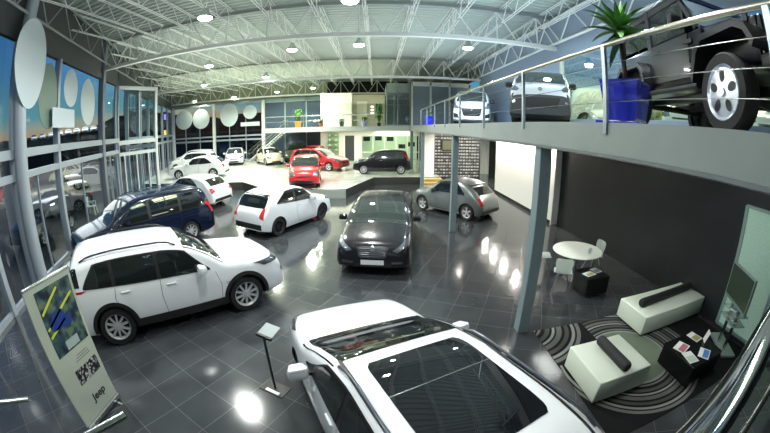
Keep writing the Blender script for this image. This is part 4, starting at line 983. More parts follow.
bm = B(); box(bm, -.2, -.1, 1, 1.9, 0, 2.5); ob('curtain', bm, mat('curtain_pale', (.45, .55, .52), .7), gb)
bm = B(); box(bm, 2.5, 6.85, 24.4, 24.5, 3.61, 6.75); struct('wall_mezzanine_end', bm, mat('mezz_end', (.22, .28, .33), .35))
bm = B()
for x in (2.55, 3.9, 5.3, 6.8): box(bm, x-.06, x+.06, 24.3, 24.4, 3.61, 6.75)
box(bm, 2.5, 6.85, 24.3, 24.4, 6.5, 6.8); struct('trim_5', bm, STEEL)
# three little lights on the beige wall
for z in (5.3, 5.02, 4.74):
    bm = B(); box(bm, -.12, .12, -.05, 0, -.06, .06, bev=.02); o = ob('wall_light', bm, mat('wl_glow', (1, 1, 1), .5, emit=(1, 1, .9), estr=3)); o.location = (-.35, 29.99, z); tag(o, 'small white wall light in the column of three on the beige upper wall', 'wall light', 'three wall lights')
# plants on the back upper floor
def leafy(bm, n, r, h, z0, seed, w=.05):
    random.seed(seed)
    for i in range(n):
        a = random.uniform(0, 2*pi); t = random.uniform(.3, 1); l = r*random.uniform(.6, 1.1); p = Vector((0, 0, z0)); q = p+Vector((cos(a)*l*.5, sin(a)*l*.5, h*t)); e_ = p+Vector((cos(a)*l, sin(a)*l, h*t*random.uniform(.4, 1.1))); s = Vector((-sin(a), cos(a), 0))*w
        v = [bm.verts.new(x) for x in (p-s*.3, p+s*.3, q+s, q-s)]; bm.faces.new(v); e1 = bm.verts.new(e_); bm.faces.new((v[3], v[2], e1))
LEAF = mat('leaf_green', (.06, .20, .035), .5, noise=(6, .4))
def plant(loc, pot, pc, r, h, lab, seed, cat='potted plant'):
    o = empty('potted_plant', loc, 0, lab, cat); bm = B(); lathe(bm, [(pot*.75, 0), (pot, pot*1.7), (pot*.92, pot*1.7), (pot*.9, pot*1.55)], 16); ob('pot', bm, pc, o, smooth=True)
    bm = B(); leafy(bm, 46, r, h, pot*1.4, seed, .06); ob('leaves', bm, LEAF, o); return o
plant((-6.0, 25.7, 3.56), .26, mat('pot_orange', (.9, .22, .03), .5), .6, 1.1, 'orange pot with a leafy plant on the back upper floor', 1)
plant((-4.2, 25.6, 3.56), .18, mat('pot_brown', (.35, .12, .05), .5), .4, .35, 'low brown pot plant left of the white upper room railing', 2)
plant((-2.6, 25.6, 3.56), .2, mat('pot_dark', (.05, .06, .05), .5), .35, .3, 'dark low pot plant on the edge of the back upper floor', 4)
plant((-.9, 25.6, 3.56), .22, mat('pot_lilac', (.35, .38, .65), .5), .4, .4, 'lilac pot plant on the edge below the wall lights', 5)
plant((.2, 25.6, 3.56), .15, BLK, .45, 1.6, 'tall plant beside the glass box office', 6)
# blue box bin at the end of the right mezzanine
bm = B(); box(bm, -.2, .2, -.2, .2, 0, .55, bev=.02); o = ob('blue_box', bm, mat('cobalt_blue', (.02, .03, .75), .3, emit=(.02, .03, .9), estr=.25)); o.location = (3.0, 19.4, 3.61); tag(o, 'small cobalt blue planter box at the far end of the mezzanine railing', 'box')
bm = B(); leafy(bm, 20, .25, .4, .5, 9, .04); ob('leaves', bm, LEAF, o)
# ---------------------------------------------------------------- blue planter with palm-like plant
pl = empty('blue_planter', (2.92, 3.2, 3.61), radians(25), 'glossy cobalt blue square planter with a yucca beside the black off-roader', 'planter')
BLUE = mat('planter_blue', (.016, .026, .36), .25, 0, 1., emit=(.01, .02, .9), estr=.03)  # faint glow put into the planter's blue
bm = B(); q = [(-.20, -.20, 0), (.20, -.20, 0), (.20, .20, 0), (-.20, .20, 0)]; q2 = [(x*1.3, y*1.3, .52) for x, y, z in q]
a = [bm.verts.new(v) for v in q]; b = [bm.verts.new(v) for v in q2]; c = [bm.verts.new((x*.9, y*.9, .52)) for x, y, z in q2]; d = [bm.verts.new((x*.88, y*.88, .46)) for x, y, z in q2]
bm.faces.new(a[::-1]); bm.faces.new(d)
for r0, r1 in ((a, b), (b, c), (c, d)):
    for i in range(4): bm.faces.new((r0[i], r0[(i+1) % 4], r1[(i+1) % 4], r1[i]))
ob('pot', bm, BLUE, pl)
bm = B(); box(bm, -.3, .3, -.3, .3, -.005, .04, bev=.01); ob('saucer', bm, BLUE, pl)
bm = B(); path_tube(bm, [(0, 0, .45), (.02, .01, .6), (0, .02, .85), (-.03, .02, 1.12)], .034, 10); ob('stem', bm, mat('bark', (.05, .035, .02), .8, noise=(20, .5)), pl, smooth=True)
bm = B(); random.seed(11)
for i in range(52):
    a = random.uniform(0, 2*pi); el = random.uniform(-.5, 1.35); l = random.uniform(.36, .56); w_ = .04; base = Vector((-.03, .02, random.uniform(1.04, 1.2)))
    pts = []; ce = el
    p = base.copy()
    for k in range(6):
        pts.append(p.copy()); p = p+Vector((cos(a)*cos(ce), sin(a)*cos(ce), sin(ce)))*l/5; ce -= .16*(1 if el < 1 else .5)
    s = Vector((-sin(a), cos(a), 0)); rows = []
    for k, p in enumerate(pts):
        ww = w_*(.7, 1.15, 1.3, 1.1, .7, .05)[k]; rows.append((bm.verts.new(p-s*ww), bm.verts.new(p+Vector((0, 0, -ww*.4))), bm.verts.new(p+s*ww)))
    for p, q in zip(rows, rows[1:]): bm.faces.new((p[0], p[1], q[1], q[0])); bm.faces.new((p[1], p[2], q[2], q[1]))
ob('leaves', bm, mat('yucca_leaf', (.07, .20, .04), .4, noise=(4, .35)), pl)
# ---------------------------------------------------------------- black off-roader on the mezzanine
def wrangler(loc, az):
    WB = mat('offroader_black', (.006, .008, .012), .28, 0, .15, spec=.4); R = empty('offroader', loc, radians(90-az), 'black off-roader with silver five-spoke wheels beside the blue planter', 'car'); wb = 2.42; r = .41
    def part(nm, fn, m=WB, p=R, **k):
        bm = B(); fn(bm); o = ob(nm, bm, m, p, **k)
        if p == R and nm != 'chassis': o.location.z = .10
        return o
    # x forward, origin mid wheelbase
    def tub(bm):
        box(bm, -1.75, .72, -.76, .76, .50, 1.13, bev=.04); box(bm, .70, 1.62, -.62, .62, .62, 1.12, bev=.05)
    part('body', tub, smooth=True, sharp=35)
    def hood(bm):
        vs = []
        for x, w, z in ((.62, .70, 1.17), (1.1, .66, 1.165), (1.5, .60, 1.13), (1.66, .58, 1.09)):
            vs.append([bm.verts.new((x, y*w, zz)) for y, zz in ((-1, z-.16), (-1, z-.05), (-.9, z), (-.4, z+.025), (0, z+.03), (.4, z+.025), (.9, z), (1, z-.05), (1, z-.16))])
        for a, b in zip(vs, vs[1:]):
            for i in range(8): bm.faces.new((a[i], a[i+1], b[i+1], b[i]))
        bm.faces.new(vs[0]); bm.faces.new(vs[-1])
    part('hood', hood, smooth=True)
    def grille(bm): box(bm, 1.64, 1.70, -.62, .62, .66, 1.10, bev=.02)
    g = part('grille', grille)
    def slots(bm):
        for i in range(7): box(bm, 1.695, 1.706, -.30+i*.1-.026, -.30+i*.1+.026, .74, 1.03, bev=.004)
    part('grille_slots', slots, BLK, g)
    for s in (1, -1):
        hl = part('headlight', lambda bm: lathe(bm, [(.105, 1.69), (.11, 1.73), (.09, 1.75), (.01, 1.765)], 24, Matrix.Rotation(-pi/2, 4, 'Z') @ Matrix.Translation((s*.47, 0, .93)), axis='y'), LENS, smooth=True)
        part('turn_signal', lambda bm: lathe(bm, [(.045, 1.69), (.045, 1.72)], 16, Matrix.Rotation(-pi/2, 4, 'Z') @ Matrix.Translation((s*.52, 0, .74)), axis='y'), mat('amber', (.8, .3, .05), .3))
        # broad trapezoid fender flares
        for cx, nm in ((wb/2, 'front_fender'), (-wb/2, 'rear_fender')):
            def fend(bm):
                pr = [(-.62, .55), (-.50, .86), (-.36, .99), (.30, 1.02), (.46, .96), (.58, .78)] if cx > 0 else [(-.56, .62), (-.46, .86), (-.34, .95), (.36, .95), (.48, .86), (.58, .58)]
                for y0, y1 in ((.58*s, .93*s),):
                    A = [bm.verts.new((cx+x, y0, z)) for x, z in pr]; Bq = [bm.verts.new((cx+x, y1, z-.03)) for x, z in pr]
                    Cq = [bm.verts.new((cx+x*.93, y1, z-.10)) for x, z in pr]; Dq = [bm.verts.new((cx+x*.93, y0, z-.08)) for x, z in pr]
                    for a, b in ((A, Bq), (Bq, Cq), (Cq, Dq)):
                        for i in range(5): bm.faces.new((a[i], a[i+1], b[i+1], b[i]))
                    for i in (0, 5): bm.faces.new((A[i], Bq[i], Cq[i], Dq[i]))
            part(nm, fend, mat('fender_black', (.008, .009, .011), .4), smooth=True, sharp=50)
        # door with hinges and handle
        def door(bm): box(bm, -.62, .42, s*.765-.012, s*.765+.012, .56, 1.12, bev=.01)
        d = part('door', door)
        part('door_handle', lambda bm: box(bm, -.52, -.36, s*.785-.01, s*.785+.012, .98, 1.03, bev=.01), BLK, d)
        for z in (.7, 1.0): part('hinge', lambda bm: box(bm, .40, .52, s*.778-.012, s*.778+.012, z-.03, z+.03, bev=.006), WB, d)
        part('badge', lambda bm: box(bm, .5, .68, s*.765-.004, s*.765+.004, .86, .9), CHROME)
        mi = part('mirror', lambda bm: box(bm, .28, .40, s*.80+(0 if s > 0 else -.2), s*.80+(.2 if s > 0 else 0), 1.16, 1.34, bev=.03), BLK, smooth=True)
        part('side_step', lambda bm: tube(bm, (-.65, s*.80, .44), (.6, s*.80, .44), .035, 10), BLK, smooth=True)
        # side glass
        part('side_window', lambda bm: box(bm, -.60, .34, s*.735-.004, s*.735+.004, 1.15, 1.62), CGL)
        part('rear_side_window', lambda bm: box(bm, -1.66, -.72, s*.735-.004, s*.735+.004, 1.18, 1.60), CGL)
        part('hood_latch', lambda bm: box(bm, 1.42, 1.50, s*.62-.02, s*.62+.02, 1.05, 1.17, bev=.01), BLK)
    def top(bm):
        box(bm, -1.72, .22, -.73, .73, 1.66, 1.78, bev=.05)
        for s in (1, -1):
            bar(bm, (.60, s*.72, 1.14), (.20, s*.70, 1.72), .07, .06); box(bm, -.72, -.62, s*.74-.02, s*.74+.02, 1.1, 1.7); box(bm, -1.74, -1.64, s*.74-.02, s*.74+.02, 1.1, 1.7); box(bm, -1.7, .4, s*.73-.02, s*.73+.02, 1.6, 1.68)
        box(bm, -1.76, -1.70, -.72, .72, 1.1, 1.7)
    part('hardtop', top, mat('hardtop_black', (.008, .009, .011), .5))
    part('windscreen', lambda bm: quad(bm, (.61, -.66, 1.18), (.61, .66, 1.18), (.23, .64, 1.68), (.23, -.64, 1.68)), mat('screen_pale', (.10, .14, .18), .05, 0, 0, spec=1.))
    part('windscreen_frame', lambda bm: [bar(bm, (.62, -.7, 1.16), (.62, .7, 1.16), .05, .05), bar(bm, (.22, -.7, 1.71), (.22, .7, 1.71), .05, .05)], mat('blue_frame', (.10, .14, .35), .3, .3))
    for y in (-.3, .2): part('wiper', lambda bm: bar(bm, (.64, y, 1.19), (.50, y+.35, 1.36), .015, .015), BLK)
    part('front_bumper', lambda bm: [box(bm, 1.72, 1.92, -.78, .78, .50, .66, bev=.04), box(bm, 1.62, 1.72, -.4, .4, .52, .62)], mat('bumper_black', (.02, .02, .022), .5), smooth=True, sharp=40)
    part('bumper_trim', lambda bm: box(bm, 1.9, 1.935, -.70, -.25, .59, .62), CHROME)
    for s in (1, -1): part('fog_light', lambda bm: lathe(bm, [(.05, 1.91), (.05, 1.935)], 16, Matrix.Rotation(-pi/2, 4, 'Z') @ Matrix.Translation((s*.5, 0, .56)), axis='y'), LENS)
    part('rear_bumper', lambda bm: box(bm, -1.92, -1.76, -.75, .75, .5, .64, bev=.03), BLK)
    def frame(bm):
        for s in (1, -1): box(bm, -1.8, 1.6, s*.42-.05, s*.42+.05, .42, .52)
        for x in (wb/2, -wb/2): tube(bm, (x, -.7, r), (x, .7, r), .05, 10)
    part('chassis', frame, BLK)
    sp = part('spare_wheel', lambda bm: lathe(bm, [(.2, -1.82), (.36, -1.80), (.40, -1.86), (.40, -1.98), (.36, -2.03), (.2, -2.03)], 28, Matrix.Rotation(-pi/2, 4, 'Z') @ Matrix.Translation((0, 0, 1.0)), axis='y'), TYRE, smooth=True)
    for sx in (wb/2, -wb/2):
        for s in (1, -1):
            t = wheel_make(r, .26, 5, mat('rim_bright', (.66, .70, .80), .25, .7), s, R, (sx, s*.80, r), 2)
            f = s*.115; bm = B(); ri = r*.60      # solid disc with five round windows
            nseg = 40; inn = [bm.verts.new((ri*.30*cos(2*pi*i/nseg), f+.012*s, ri*.30*sin(2*pi*i/nseg))) for i in range(nseg)]; out = [bm.verts.new((ri*cos(2*pi*i/nseg), f, ri*sin(2*pi*i/nseg))) for i in range(nseg)]
            cap = bm.faces.new(inn)
            for i in range(nseg): bm.faces.new((inn[i], inn[(i+1) % nseg], out[(i+1) % nseg], out[i]))
            lathe(bm, [(ri, f), (ri*1.13, f+.018*s), (ri*1.17, f-.02*s)], 40, axis='y', close=False)
            lathe(bm, [(ri*.2, f+.013*s), (ri*.18, f+.035*s)], 20, axis='y')
            ob('wheel_disc', bm, MATS['rim_bright'], t, smooth=True, sharp=30)
            for k in range(5):
                a = 2*pi*k/5+.3; c = Matrix.Translation((cos(a)*ri*.66, 0, sin(a)*ri*.66)) @ Matrix.Rotation(-a, 4, 'Y') @ Matrix.Diagonal((1.25, 1, .85, 1))
                bm = B(); lathe(bm, [(ri*.22, f+.012*s), (.002, f+.0125*s)], 16, c, axis='y'); ob('wheel_window', bm, BLK, t)
    return R
azw = 180+16.
hw_ = Vector((sin(radians(azw)), cos(radians(azw)))); rgt = Vector((hw_.y, -hw_.x))
fw = Vector((3.27, 1.92))            # contact of the right front wheel's outer face
cw = fw - rgt*.93 - hw_*1.21
wrangler((cw.x, cw.y, 3.61), azw)
# ---------------------------------------------------------------- lounge under the mezzanine
VIN = mat('ottoman_vinyl', (.66, .72, .62), .45, bump=(60, .05)); CHAR = mat('bolster_charcoal', (.012, .013, .014), .6, bump=(300, .3))
def ottoman(x0, x1, y0, y1, lab):
    o = empty('ottoman', ((x0+x1)/2, (y0+y1)/2, .012), 0, lab, 'ottoman'); a, b = (x1-x0)/2, (y1-y0)/2
    bm = B(); box(bm, -a, a, -b, b, .05, .43, bev=.018); ob('seat', bm, VIN, o, smooth=True, sharp=60)
    bm = B(); box(bm, -a+.06, a-.06, -b+.06, b-.06, 0, .05); ob('plinth', bm, BLK, o)
    return o
def bolster(p, q, r, lab):
    o = empty('bolster', p, 0, lab, 'bolster cushion'); d = Vector(q)-Vector(p); bm = B(); u = d.normalized()
    path_tube(bm, [u*.0, u*.0001], r*.6, 20)
    bm.free(); bm = B(); rings = []; L = d.length
    for t, rr in ((0, .75), (.02, .93), (.045, 1), (L*.33, .985), (L*.66, .985), (L-.045, 1), (L-.02, .93), (L, .75)):
        x, y, z, _ = frame_to((0, 0, 0), u); rings.append([bm.verts.new(u*t+r*rr*(x*cos(2*pi*k/24)+y*sin(2*pi*k/24))) for k in range(24)])
    for a, b in zip(rings, rings[1:]):
        for k in range(24): bm.faces.new((a[k], a[(k+1) % 24], b[(k+1) % 24], b[k]))
    bm.faces.new(rings[0][::-1]); bm.faces.new(rings[-1]); ob('cushion', bm, CHAR, o, smooth=True, sharp=50)
    for t in (.002, L-.002):
        bm = B(); x, y, z, _ = frame_to((0, 0, 0), u); vs = [bm.verts.new(u*(t+(.004 if t > .1 else -.004))+r*.2*(x*cos(k*pi/5)+y*sin(k*pi/5))) for k in range(10)]; bm.faces.new(vs); ob('end_button', bm, BLK, o)
ottoman(4.70, 6.80, 3.70, 4.56, 'long pale green-white ottoman against the dark wall')
ottoman(2.82, 3.83, 2.55, 3.50, 'square pale green-white ottoman nearest the foreground white car')
zb = .442+.085
p, q = fl(641, 303, zb), fl(690, 285, zb); bolster(p, (q.x, q.y, zb), .085, 'charcoal bolster lying along the long ottoman')
p, q = fl(600, 339, zb), fl(628, 368, zb); bolster(p, (q.x, q.y, zb), .085, 'charcoal bolster lying across the square ottoman')
# rug with arcs
def rug():
    m = bpy.data.materials.new('rug_arcs'); m.use_nodes = True; nt = m.node_tree; b = nt.nodes['Principled BSDF']; b.inputs['Roughness'].default_value = .9; b.inputs['Specular IOR Level'].default_value = .1
    N = nt.nodes.new; K = nt.links.new; tc = N('ShaderNodeTexCoord'); outs = []
    def rings(cx, cy, r0, r1):
        mp = N('ShaderNodeVectorMath'); mp.operation = 'SUBTRACT'; mp.inputs[1].default_value = (cx, cy, 0); K(tc.outputs['Object'], mp.inputs[0])
        ln = N('ShaderNodeVectorMath'); ln.operation = 'LENGTH'; K(mp.outputs[0], ln.inputs[0])
        cr = N('ShaderNodeValToRGB'); cr.color_ramp.interpolation = 'CONSTANT'; mr = N('ShaderNodeMapRange'); mr.inputs['From Min'].default_value = r0; mr.inputs['From Max'].default_value = r1; K(ln.outputs['Value'], mr.inputs['Value']); K(mr.outputs[0], cr.inputs[0])
        e = cr.color_ramp.elements; k = (.012, .012, .013, 1); e[0].color = (.13, .16, .12, 1) if r0 > .6 else k; e[0].position = 0; e[1].position = .98; e[1].color = k
        seq = [(.03, .5), (.10, .02), (.14, .35), (.19, .03), (.27, .16), (.36, .02), (.41, .55), (.46, .04), (.50, .25), (.60, .03), (.66, .14), (.74, .02), (.80, .5), (.86, .03), (.90, .3)]
        for pos, v in seq: q = e.new(pos); q.color = (v*.45, v*.47, v*.45, 1)
        return cr.outputs[0]
    a = rings(1.37, 1.5, .72, 1.48); c = rings(-.25, 3.0, .25, 1.25)
    sx = N('ShaderNodeSeparateXYZ'); K(tc.outputs['Object'], sx.inputs[0])
    g1 = N('ShaderNodeMath'); g1.operation = 'GREATER_THAN'; g1.inputs[1].default_value = 1.72; K(sx.outputs['Y'], g1.inputs[0])
    g2 = N('ShaderNodeMath'); g2.operation = 'LESS_THAN'; g2.inputs[1].default_value = 1.05; K(sx.outputs['X'], g2.inputs[0])
    g3 = N('ShaderNodeMath'); g3.operation = 'MULTIPLY'; K(g1.outputs[0], g3.inputs[0]); K(g2.outputs[0], g3.inputs[1])
    mx = N('ShaderNodeMix'); mx.data_type = 'RGBA'; K(g3.outputs[0], mx.inputs[0]); K(a, mx.inputs[6]); K(c, mx.inputs[7]); K(mx.outputs[2], b.inputs['Base Color'])
    return m
bm = B(); prism(bm, [(0, 0), (3.9, 0), (3.9, 2.8), (0, 2.8)], 0, .011); o = ob('rug', bm, rug()); o.location = (2.78, 1.85, .001); tag(o, 'black rug with concentric white and grey arcs under the ottomans', 'rug')
# black cube table with brochures
def cube(x0, x1, y0, y1, h, lab, z=.012):
    o = empty('cube_table', ((x0+x1)/2, (y0+y1)/2, z), 0, lab, 'side table'); a, b = (x1-x0)/2, (y1-y0)/2; M = mat('lacquer_black', (.006, .006, .007), .25, 0, 0, spec=.4)
    bm = B(); box(bm, -a, a, -b, b, .03, h-.03, bev=.004); ob('cube_body', bm, M, o); bm = B(); box(bm, -a-.004, a+.004, -b-.004, b+.004, h-.029, h, bev=.004); ob('table_top', bm, M, o); bm = B(); box(bm, -a+.03, a-.03, -b+.03, b-.03, 0, .03); ob('plinth', bm, BLK, o)
cube(4.50, 5.42, 2.12, 2.92, .40, 'black gloss cube table with brochures between the two ottomans')
cube(4.50, 5.14, 5.55, 6.18, .44, 'black cube table with a magazine beside the round table', z=.002)
def brochure(x, y, z, w_, h, rz, c, lab, pic):
    o = empty('brochure', (x, y, z), rz, lab, 'brochure', 'brochures on the cube tables'); bm = B(); box(bm, -w_/2, w_/2, -h/2, h/2, 0, .006); ob('cover', bm, c, o)
    bm = B(); box(bm, -w_*.42, w_*.42, -h*.42, h*.1, .006, .0066); ob('cover_picture', bm, pic, o)
PB, PR, PG = mat('pic_blue', (.08, .2, .5), .3), mat('pic_rose', (.4, .15, .2), .3), mat('pic_olive', (.35, .33, .15), .3)
PWH = mat('paper_white', (.8, .82, .8), .4)
brochure(4.72, 2.66, .413, .3, .24, .3, PWH, 'open brochure with a pink picture, farthest left on the lounge cube table', PR)
brochure(4.66, 2.36, .413, .22, .3, -.2, PWH, 'plain white brochure at the near edge of the lounge cube table', mat('pic_pale', (.5, .6, .5), .3))
brochure(5.0, 2.28, .413, .3, .22, .5, PWH, 'brochure with a blue picture near the corner of the lounge cube table', PB)
brochure(5.22, 2.75, .413, .21, .28, .1, PWH, 'white brochure at the wall side of the lounge cube table', PG)
brochure(4.70, 5.82, .443, .3, .22, .25, PWH, 'olive covered magazine on the cube beside the round table', PG)
brochure(4.99, 5.95, .443, .2, .26, .2, PWH, 'small grey magazine on the cube beside the round table', CARD[1])
bm = B(); box(bm, -.075, .075, -.002, .002, 0, .2, M=Matrix.Rotation(.25, 4, 'X')); o = ob('standing_card', bm, PWH); o.location = (5.30, 2.55, .413); o.rotation_euler.z = .9; tag(o, 'white card standing upright on the lounge cube table', 'card')
# round table and chairs
tc_ = Vector((4.80, 6.60)); t = empty('round_table', (tc_.x, tc_.y, .002), 0, 'round white table on a chrome pedestal near the dark wall', 'table')
bm = B(); lathe(bm, [(.60, .715), (.64, .72), (.65, .73), (.64, .745), (.60, .748)], 48); ob('table_top', bm, mat('table_white', (.80, .84, .76), .3), t, smooth=True, sharp=50)
bm = B(); lathe(bm, [(.035, .02), (.035, .715)], 16); lathe(bm, [(.2, .70), (.22, .716)], 16); ob('pedestal', bm, CHROME, t, smooth=True)
bm = B(); lathe(bm, [(.30, 0), (.30, .012), (.05, .03)], 28); ob('base', bm, CHROME, t, smooth=True)
def chair(x, y, rz, lab):
    o = empty('shell_chair', (x, y, .002), rz, lab, 'chair', 'white shell chairs at the round table'); SH = mat('shell_white', (.78, .84, .80), .3)
    bm = B(); rows = []
    prof = [(.21, .44), (.16, .455), (.0, .445), (-.14, .45), (-.19, .49), (-.205, .58), (-.22, .70), (-.24, .80), (-.25, .84)]
    for i, (yy, zz) in enumerate(prof):
        w_ = (.19, .215, .22, .21, .19, .18, .205, .20, .15)[i]; rows.append([bm.verts.new((w_*k/4, yy+(.03*(k/4)**2 if i > 3 else 0), zz+(.02*(k/4)**2 if i < 4 else 0))) for k in range(-4, 5)])
    for a, b in zip(rows, rows[1:]):
        for k in range(8): bm.faces.new((a[k], a[k+1], b[k+1], b[k]))
    g = bmesh.ops.solidify(bm, geom=bm.faces[:], thickness=.012); ob('seat_shell', bm, SH, o, smooth=True, sharp=60)
    for sx in (-1, 1):
        for sy in (-1, 1):
            bm = B(); tube(bm, (sx*.09, sy*.08, .44), (sx*.21, sy*.21, 0), .010, 8); ob('leg', bm, CHROME, o, smooth=True)
    bm = B(); box(bm, -.10, .10, -.09, .09, .425, .44); ob('seat_bracket', bm, CHROME, o)
chair(4.12, 6.10, -.55, 'white shell chair on the near side of the round table, its back to the camera')
chair(5.52, 6.80, pi/2, 'white shell chair seen edge-on between round table and dark wall')
chair(4.12, 7.15, -1.9, 'white shell chair half hidden behind the thick column')
# cup-like thing and glass on the table
for i, (x, y) in enumerate(((5.05, 6.4), (4.95, 6.3))):
    bm = B(); lathe(bm, [(.02, 0), (.03, .002), (.035, .08), (.03, .08)], 14); o = ob('glass_tumbler', bm, glass('tumbler', (.8, .85, .85), .2)); o.location = (x, y, .751); tag(o, 'clear tumbler on the round white table', 'glass', 'tumblers on the round table')
# window panel on the dark wall, with curtain sheet
bm = B()
for y in (3.14, 2.0): box(bm, 6.80, 6.85, y-.04, y+.04, .08, 2.52)
box(bm, 6.80, 6.85, 2.0, 3.14, 2.48, 2.54); box(bm, 6.80, 6.85, 2.0, 3.14, .06, .12); struct('window_5', bm, mat('panel_frame', (.30, .42, .40), .4, .2)); w5 = bpy.data.objects['window_5']
bm = B(); box(bm, 6.835, 6.846, .6, 3.12, .1, 2.5); struct('pane', bm, mat('pane_mint', (.42, .60, .50), .35, emit=(.4, .62, .5), estr=.18, noise=(30, .12)), w5)
# screen on a stand
tv = empty('screen_stand', (6.16, 2.50, .013), radians(59), 'flat screen on a grey pedestal stand in front of the pale window', 'screen stand')
bm = B(); box(bm, -.36, .50, -.25, .09, 0, .05, bev=.008); ob('stand_base', bm, mat('stand_grey', (.30, .37, .36), .4, .3), tv)
bm = B(); box(bm, -.17, -.13, -.03, .03, .05, 1.5); box(bm, .13, .17, -.03, .03, .05, 1.5); ob('upright', bm, INOX, tv)
bm = B(); box(bm, -.32, .32, -.20, .14, .60, .615, bev=.004); box(bm, -.32, .32, -.20, .14, .78, .79); ob('shelf', bm, glass('stand_glass', (.7, .8, .78), .2, opac=.3), tv)
bm = B(); box(bm, -.50, .50, .035, .09, .90, 1.55, bev=.01); sc2 = ob('screen', bm, mat('screen_bezel', (.25, .32, .31), .35, .4), tv)
bm = B(); box(bm, -.46, .46, .09, .094, .96, 1.52); ob('screen_panel', bm, mat('screen_green', (.045, .07, .05), .12), sc2)
bm = B(); box(bm, -.46, .46, .031, .035, .96, 1.52); ob('screen_back', bm, mat('screen_green', (.045, .07, .05), .12), sc2)
for i, (x, y, z, c) in enumerate(((-.12, -.05, .616, PG), (.1, -.06, .616, PWH), (.02, 0, .791, PB))):
    M_ = Matrix.Rotation(radians(59), 3, 'Z') @ Vector((x, y, z)); o = empty('leaflet', (6.16+M_.x, 2.50+M_.y, M_.z+.0165), radians(59)+.3*i, 'leaflet lying on the glass shelf of the screen stand', 'leaflet', 'leaflets on the screen stand')
    bm = B(); box(bm, -.08, .08, -.1, .1, 0, .004); ob('sheet', bm, PWH if i != 1 else CARD[0], o); bm = B(); box(bm, -.06, .06, -.07, .03, .004, .0045); ob('sheet_picture', bm, c, o)
# socket plate on dark wall
bm = B(); box(bm, -.008, 0, -.12, .12, -.14, .14, bev=.003); o = ob('socket_plate', bm, BLK); o.location = tuple(at_x(562, 196, 6.85)); tag(o, 'small black square plate on the dark wall left of the round table', 'wall plate')
# bracket fixture on column
p = at_x(552, 170, 2.75); 
# ---------------------------------------------------------------- information stand beside the SUV
sg = empty('info_stand', (-1.43, 3.42, .002), radians(-24), 'thin black floor stand with a tilted clear sheet beside the white SUV', 'sign stand')
bm = B(); box(bm, -.20, .20, -.12, .12, 0, .012, bev=.003); ob('stand_base', bm, BLK, sg)
bm = B(); box(bm, -.012, .012, -.012, .012, .012, .92); ob('pole', bm, BLK, sg)
bm = B(); box(bm, -.13, .13, -.02, .02, .92, .96, bev=.004); ob('clip_bar', bm, BLK, sg)
bm = B(); box(bm, -.12, .12, 0, .006, -.02, .2, M=Matrix.Translation((0, .02, .955)) @ Matrix.Rotation(-1.3, 4, 'X')); ob('clear_sheet', bm, mat('sheet_pale', (.34, .38, .38), .2), sg)
bm = B(); box(bm, -.10, .13, -.105, -.055, .012, .02); ob('paper_strip', bm, PWH, sg)
# ---------------------------------------------------------------- standing banner
bn = empty('roll_up_banner', (-3.7, 2.04, .002), 0, 'tall grey roll-up banner with car pictures at the left by the glass wall', 'banner')
BG = mat('banner_cloth', (.42, .45, .38), .6, noise=(.8, .12))
bm = B(); box(bm, -.012, .012, -.42, .42, .09, 2.05); ob('cloth', bm, BG, bn)
bm = B(); box(bm, -.02, .02, -.425, .425, 2.05, 2.08, bev=.006); box(bm, -.022, .018, .405, .425, .1, 2.05) if False else None; ob('top_rail', bm, INOX, bn)
bm = B(); box(bm, -.06, .06, -.43, .43, .02, .10, bev=.02); ob('cassette', bm, INOX, bn)
for y in (-.3, .3):
    bm = B(); box(bm, -.18, .18, y-.02, y+.02, 0, .02); ob('foot', bm, INOX, bn)
def picmat(nm, c1, c2, c3, sc):
    m = bpy.data.materials.new(nm); m.use_nodes = True; nt = m.node_tree; b = nt.nodes['Principled BSDF']; b.inputs['Roughness'].default_value = .35
    tc = nt.nodes.new('ShaderNodeTexCoord'); n = nt.nodes.new('ShaderNodeTexNoise'); n.inputs['Scale'].default_value = sc; n.inputs['Detail'].default_value = 3; cr = nt.nodes.new('ShaderNodeValToRGB'); e = cr.color_ramp.elements
    e[0].position = .38; e[0].color = (*c1, 1); e[1].position = .62; e[1].color = (*c3, 1); q = e.new(.5); q.color = (*c2, 1)
    nt.links.new(tc.outputs['Object'], n.inputs['Vector']); nt.links.new(n.outputs['Fac'], cr.inputs[0]); nt.links.new(cr.outputs[0], b.inputs['Base Color']); return m
bm = B(); box(bm, .012, .016, -.26, .38, 1.12, 1.98); pc = ob('top_picture', bm, picmat('pic_street', (.01, .015, .03), (.03, .07, .09), (.12, .16, .10), 7), bn)
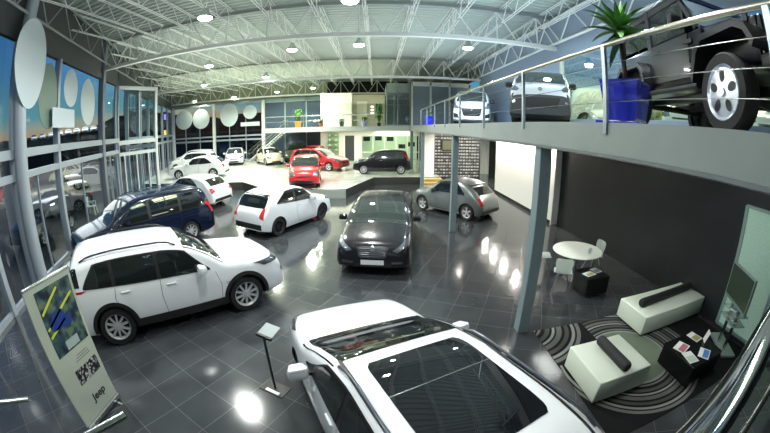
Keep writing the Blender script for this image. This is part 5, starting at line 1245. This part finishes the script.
# picture content: a blue car on a road with yellow lines
bm = B(); 
for y0, z0, y1, z1 in ((-.24, 1.50, .34, 1.78), (-.24, 1.70, .12, 1.92), (-.24, 1.40, .1, 1.52)): bar(bm, (.018, y0, z0), (.018, y1, z1), .004, .03)
ob('yellow_stripe', bm, mat('stripe_yellow', (.55, .6, .05), .4), pc)
bm = B(); prism(bm, [(-.16, 1.45), (.18, 1.42), (.22, 1.52), (.12, 1.57), (.08, 1.66), (-.08, 1.67), (-.14, 1.58), (-.2, 1.55)], .017, .020)
for v in bm.verts: v.co = Vector((v.co.z, v.co.x, v.co.y))
ob('blue_car_picture', bm, mat('pic_car_blue', (.02, .045, .22), .3), pc)
bm = B(); box(bm, .0165, .018, -.05, .2, 1.14, 1.26); ob('pale_road_picture', bm, mat('pic_road', (.35, .42, .40), .4), pc)
for i, (y0, y1, z0, z1) in enumerate(((-.12, .12, .62, .84), (.14, .36, .62, .84), (-.12, .12, .84, .0))):
    if z1 <= z0: continue
    bm = B(); box(bm, .012, .016, y0, y1, z0, z1); ob('lower_picture', bm, picmat('pic_detail_%s' % 'ab'[i], (.005, .005, .005), (.02, .02, .02), (.5, .5, .5), 22+6*i), bn)
text_obj('banner_text', 'a new way to see the world', .045, mat('text_grey', (.10, .11, .10), .6), bn, (.0135, .08, 1.0), (pi/2, 0, pi/2)) if False else None
bm = B()
for k in range(3): box(bm, .012, .0135, -.02 + .03*k, .3-.02*k, .93+.035*k, .938+.035*k)
ob('small_print', bm, mat('text_grey', (.10, .11, .10), .6), bn)
text_obj('logo', 'Jeep', .17, mat('logo_black', (.01, .01, .01), .5), bn, (.0135, .1, .34), (pi/2, 0, pi/2), bold=.004)
# ---------------------------------------------------------------- rails of the stair landing by the camera
r1 = empty('landing_rail', (1.0, .28, 1.5), 0, 'thick curved chrome handrail crossing the lower right corner', 'handrail')
bm = B(); path_tube(bm, [(1.0*(x-1.0)+.0, y-.28, 1.4+dz) for x, y, dz in ((.40, .13, 0), (.66, .185, 0), (.9, .24, 0), (1.2, .31, 0), (1.5, .37, 0), (2.1, .47, 0))], .058, 24); ob('handrail', bm, CHROME, r1, smooth=True)
bm = B(); path_tube(bm, [(x-1.0, y-.28, .9) for x, y in ((.2, .0), (.9, .12), (2.0, .30))], .02, 10); ob('lower_rail', bm, INOX, r1, smooth=True)
for x, y in ((1.95, .44),): bm = B(); tube(bm, (x-1, y-.28, -.2), (x-1, y-.28, 1.4), .022, 10); ob('baluster', bm, INOX, r1, smooth=True)
r2 = empty('landing_rail', (-1.0, .28, 1.5), 0, 'short flat steel rail ends at the lower left edge', 'handrail')
z_ = 2.6
P1, P2, P3, P4 = fl(-12, 403, z_), fl(29, 399, z_), fl(98, 430, 2.7), fl(125, 415, 2.7)
def rel(p): return (p.x+1, p.y-.28, p.z-1.5)
bm = B(); tube(bm, rel(P1), rel(P2), .012, 10); ob('upper_rail', bm, INOX, r2, smooth=True)
bm = B(); P5 = P3-(P4-P3)*1.5; tube(bm, rel(P5), rel(P4), .014, 10); ob('end_rail', bm, INOX, r2, smooth=True)
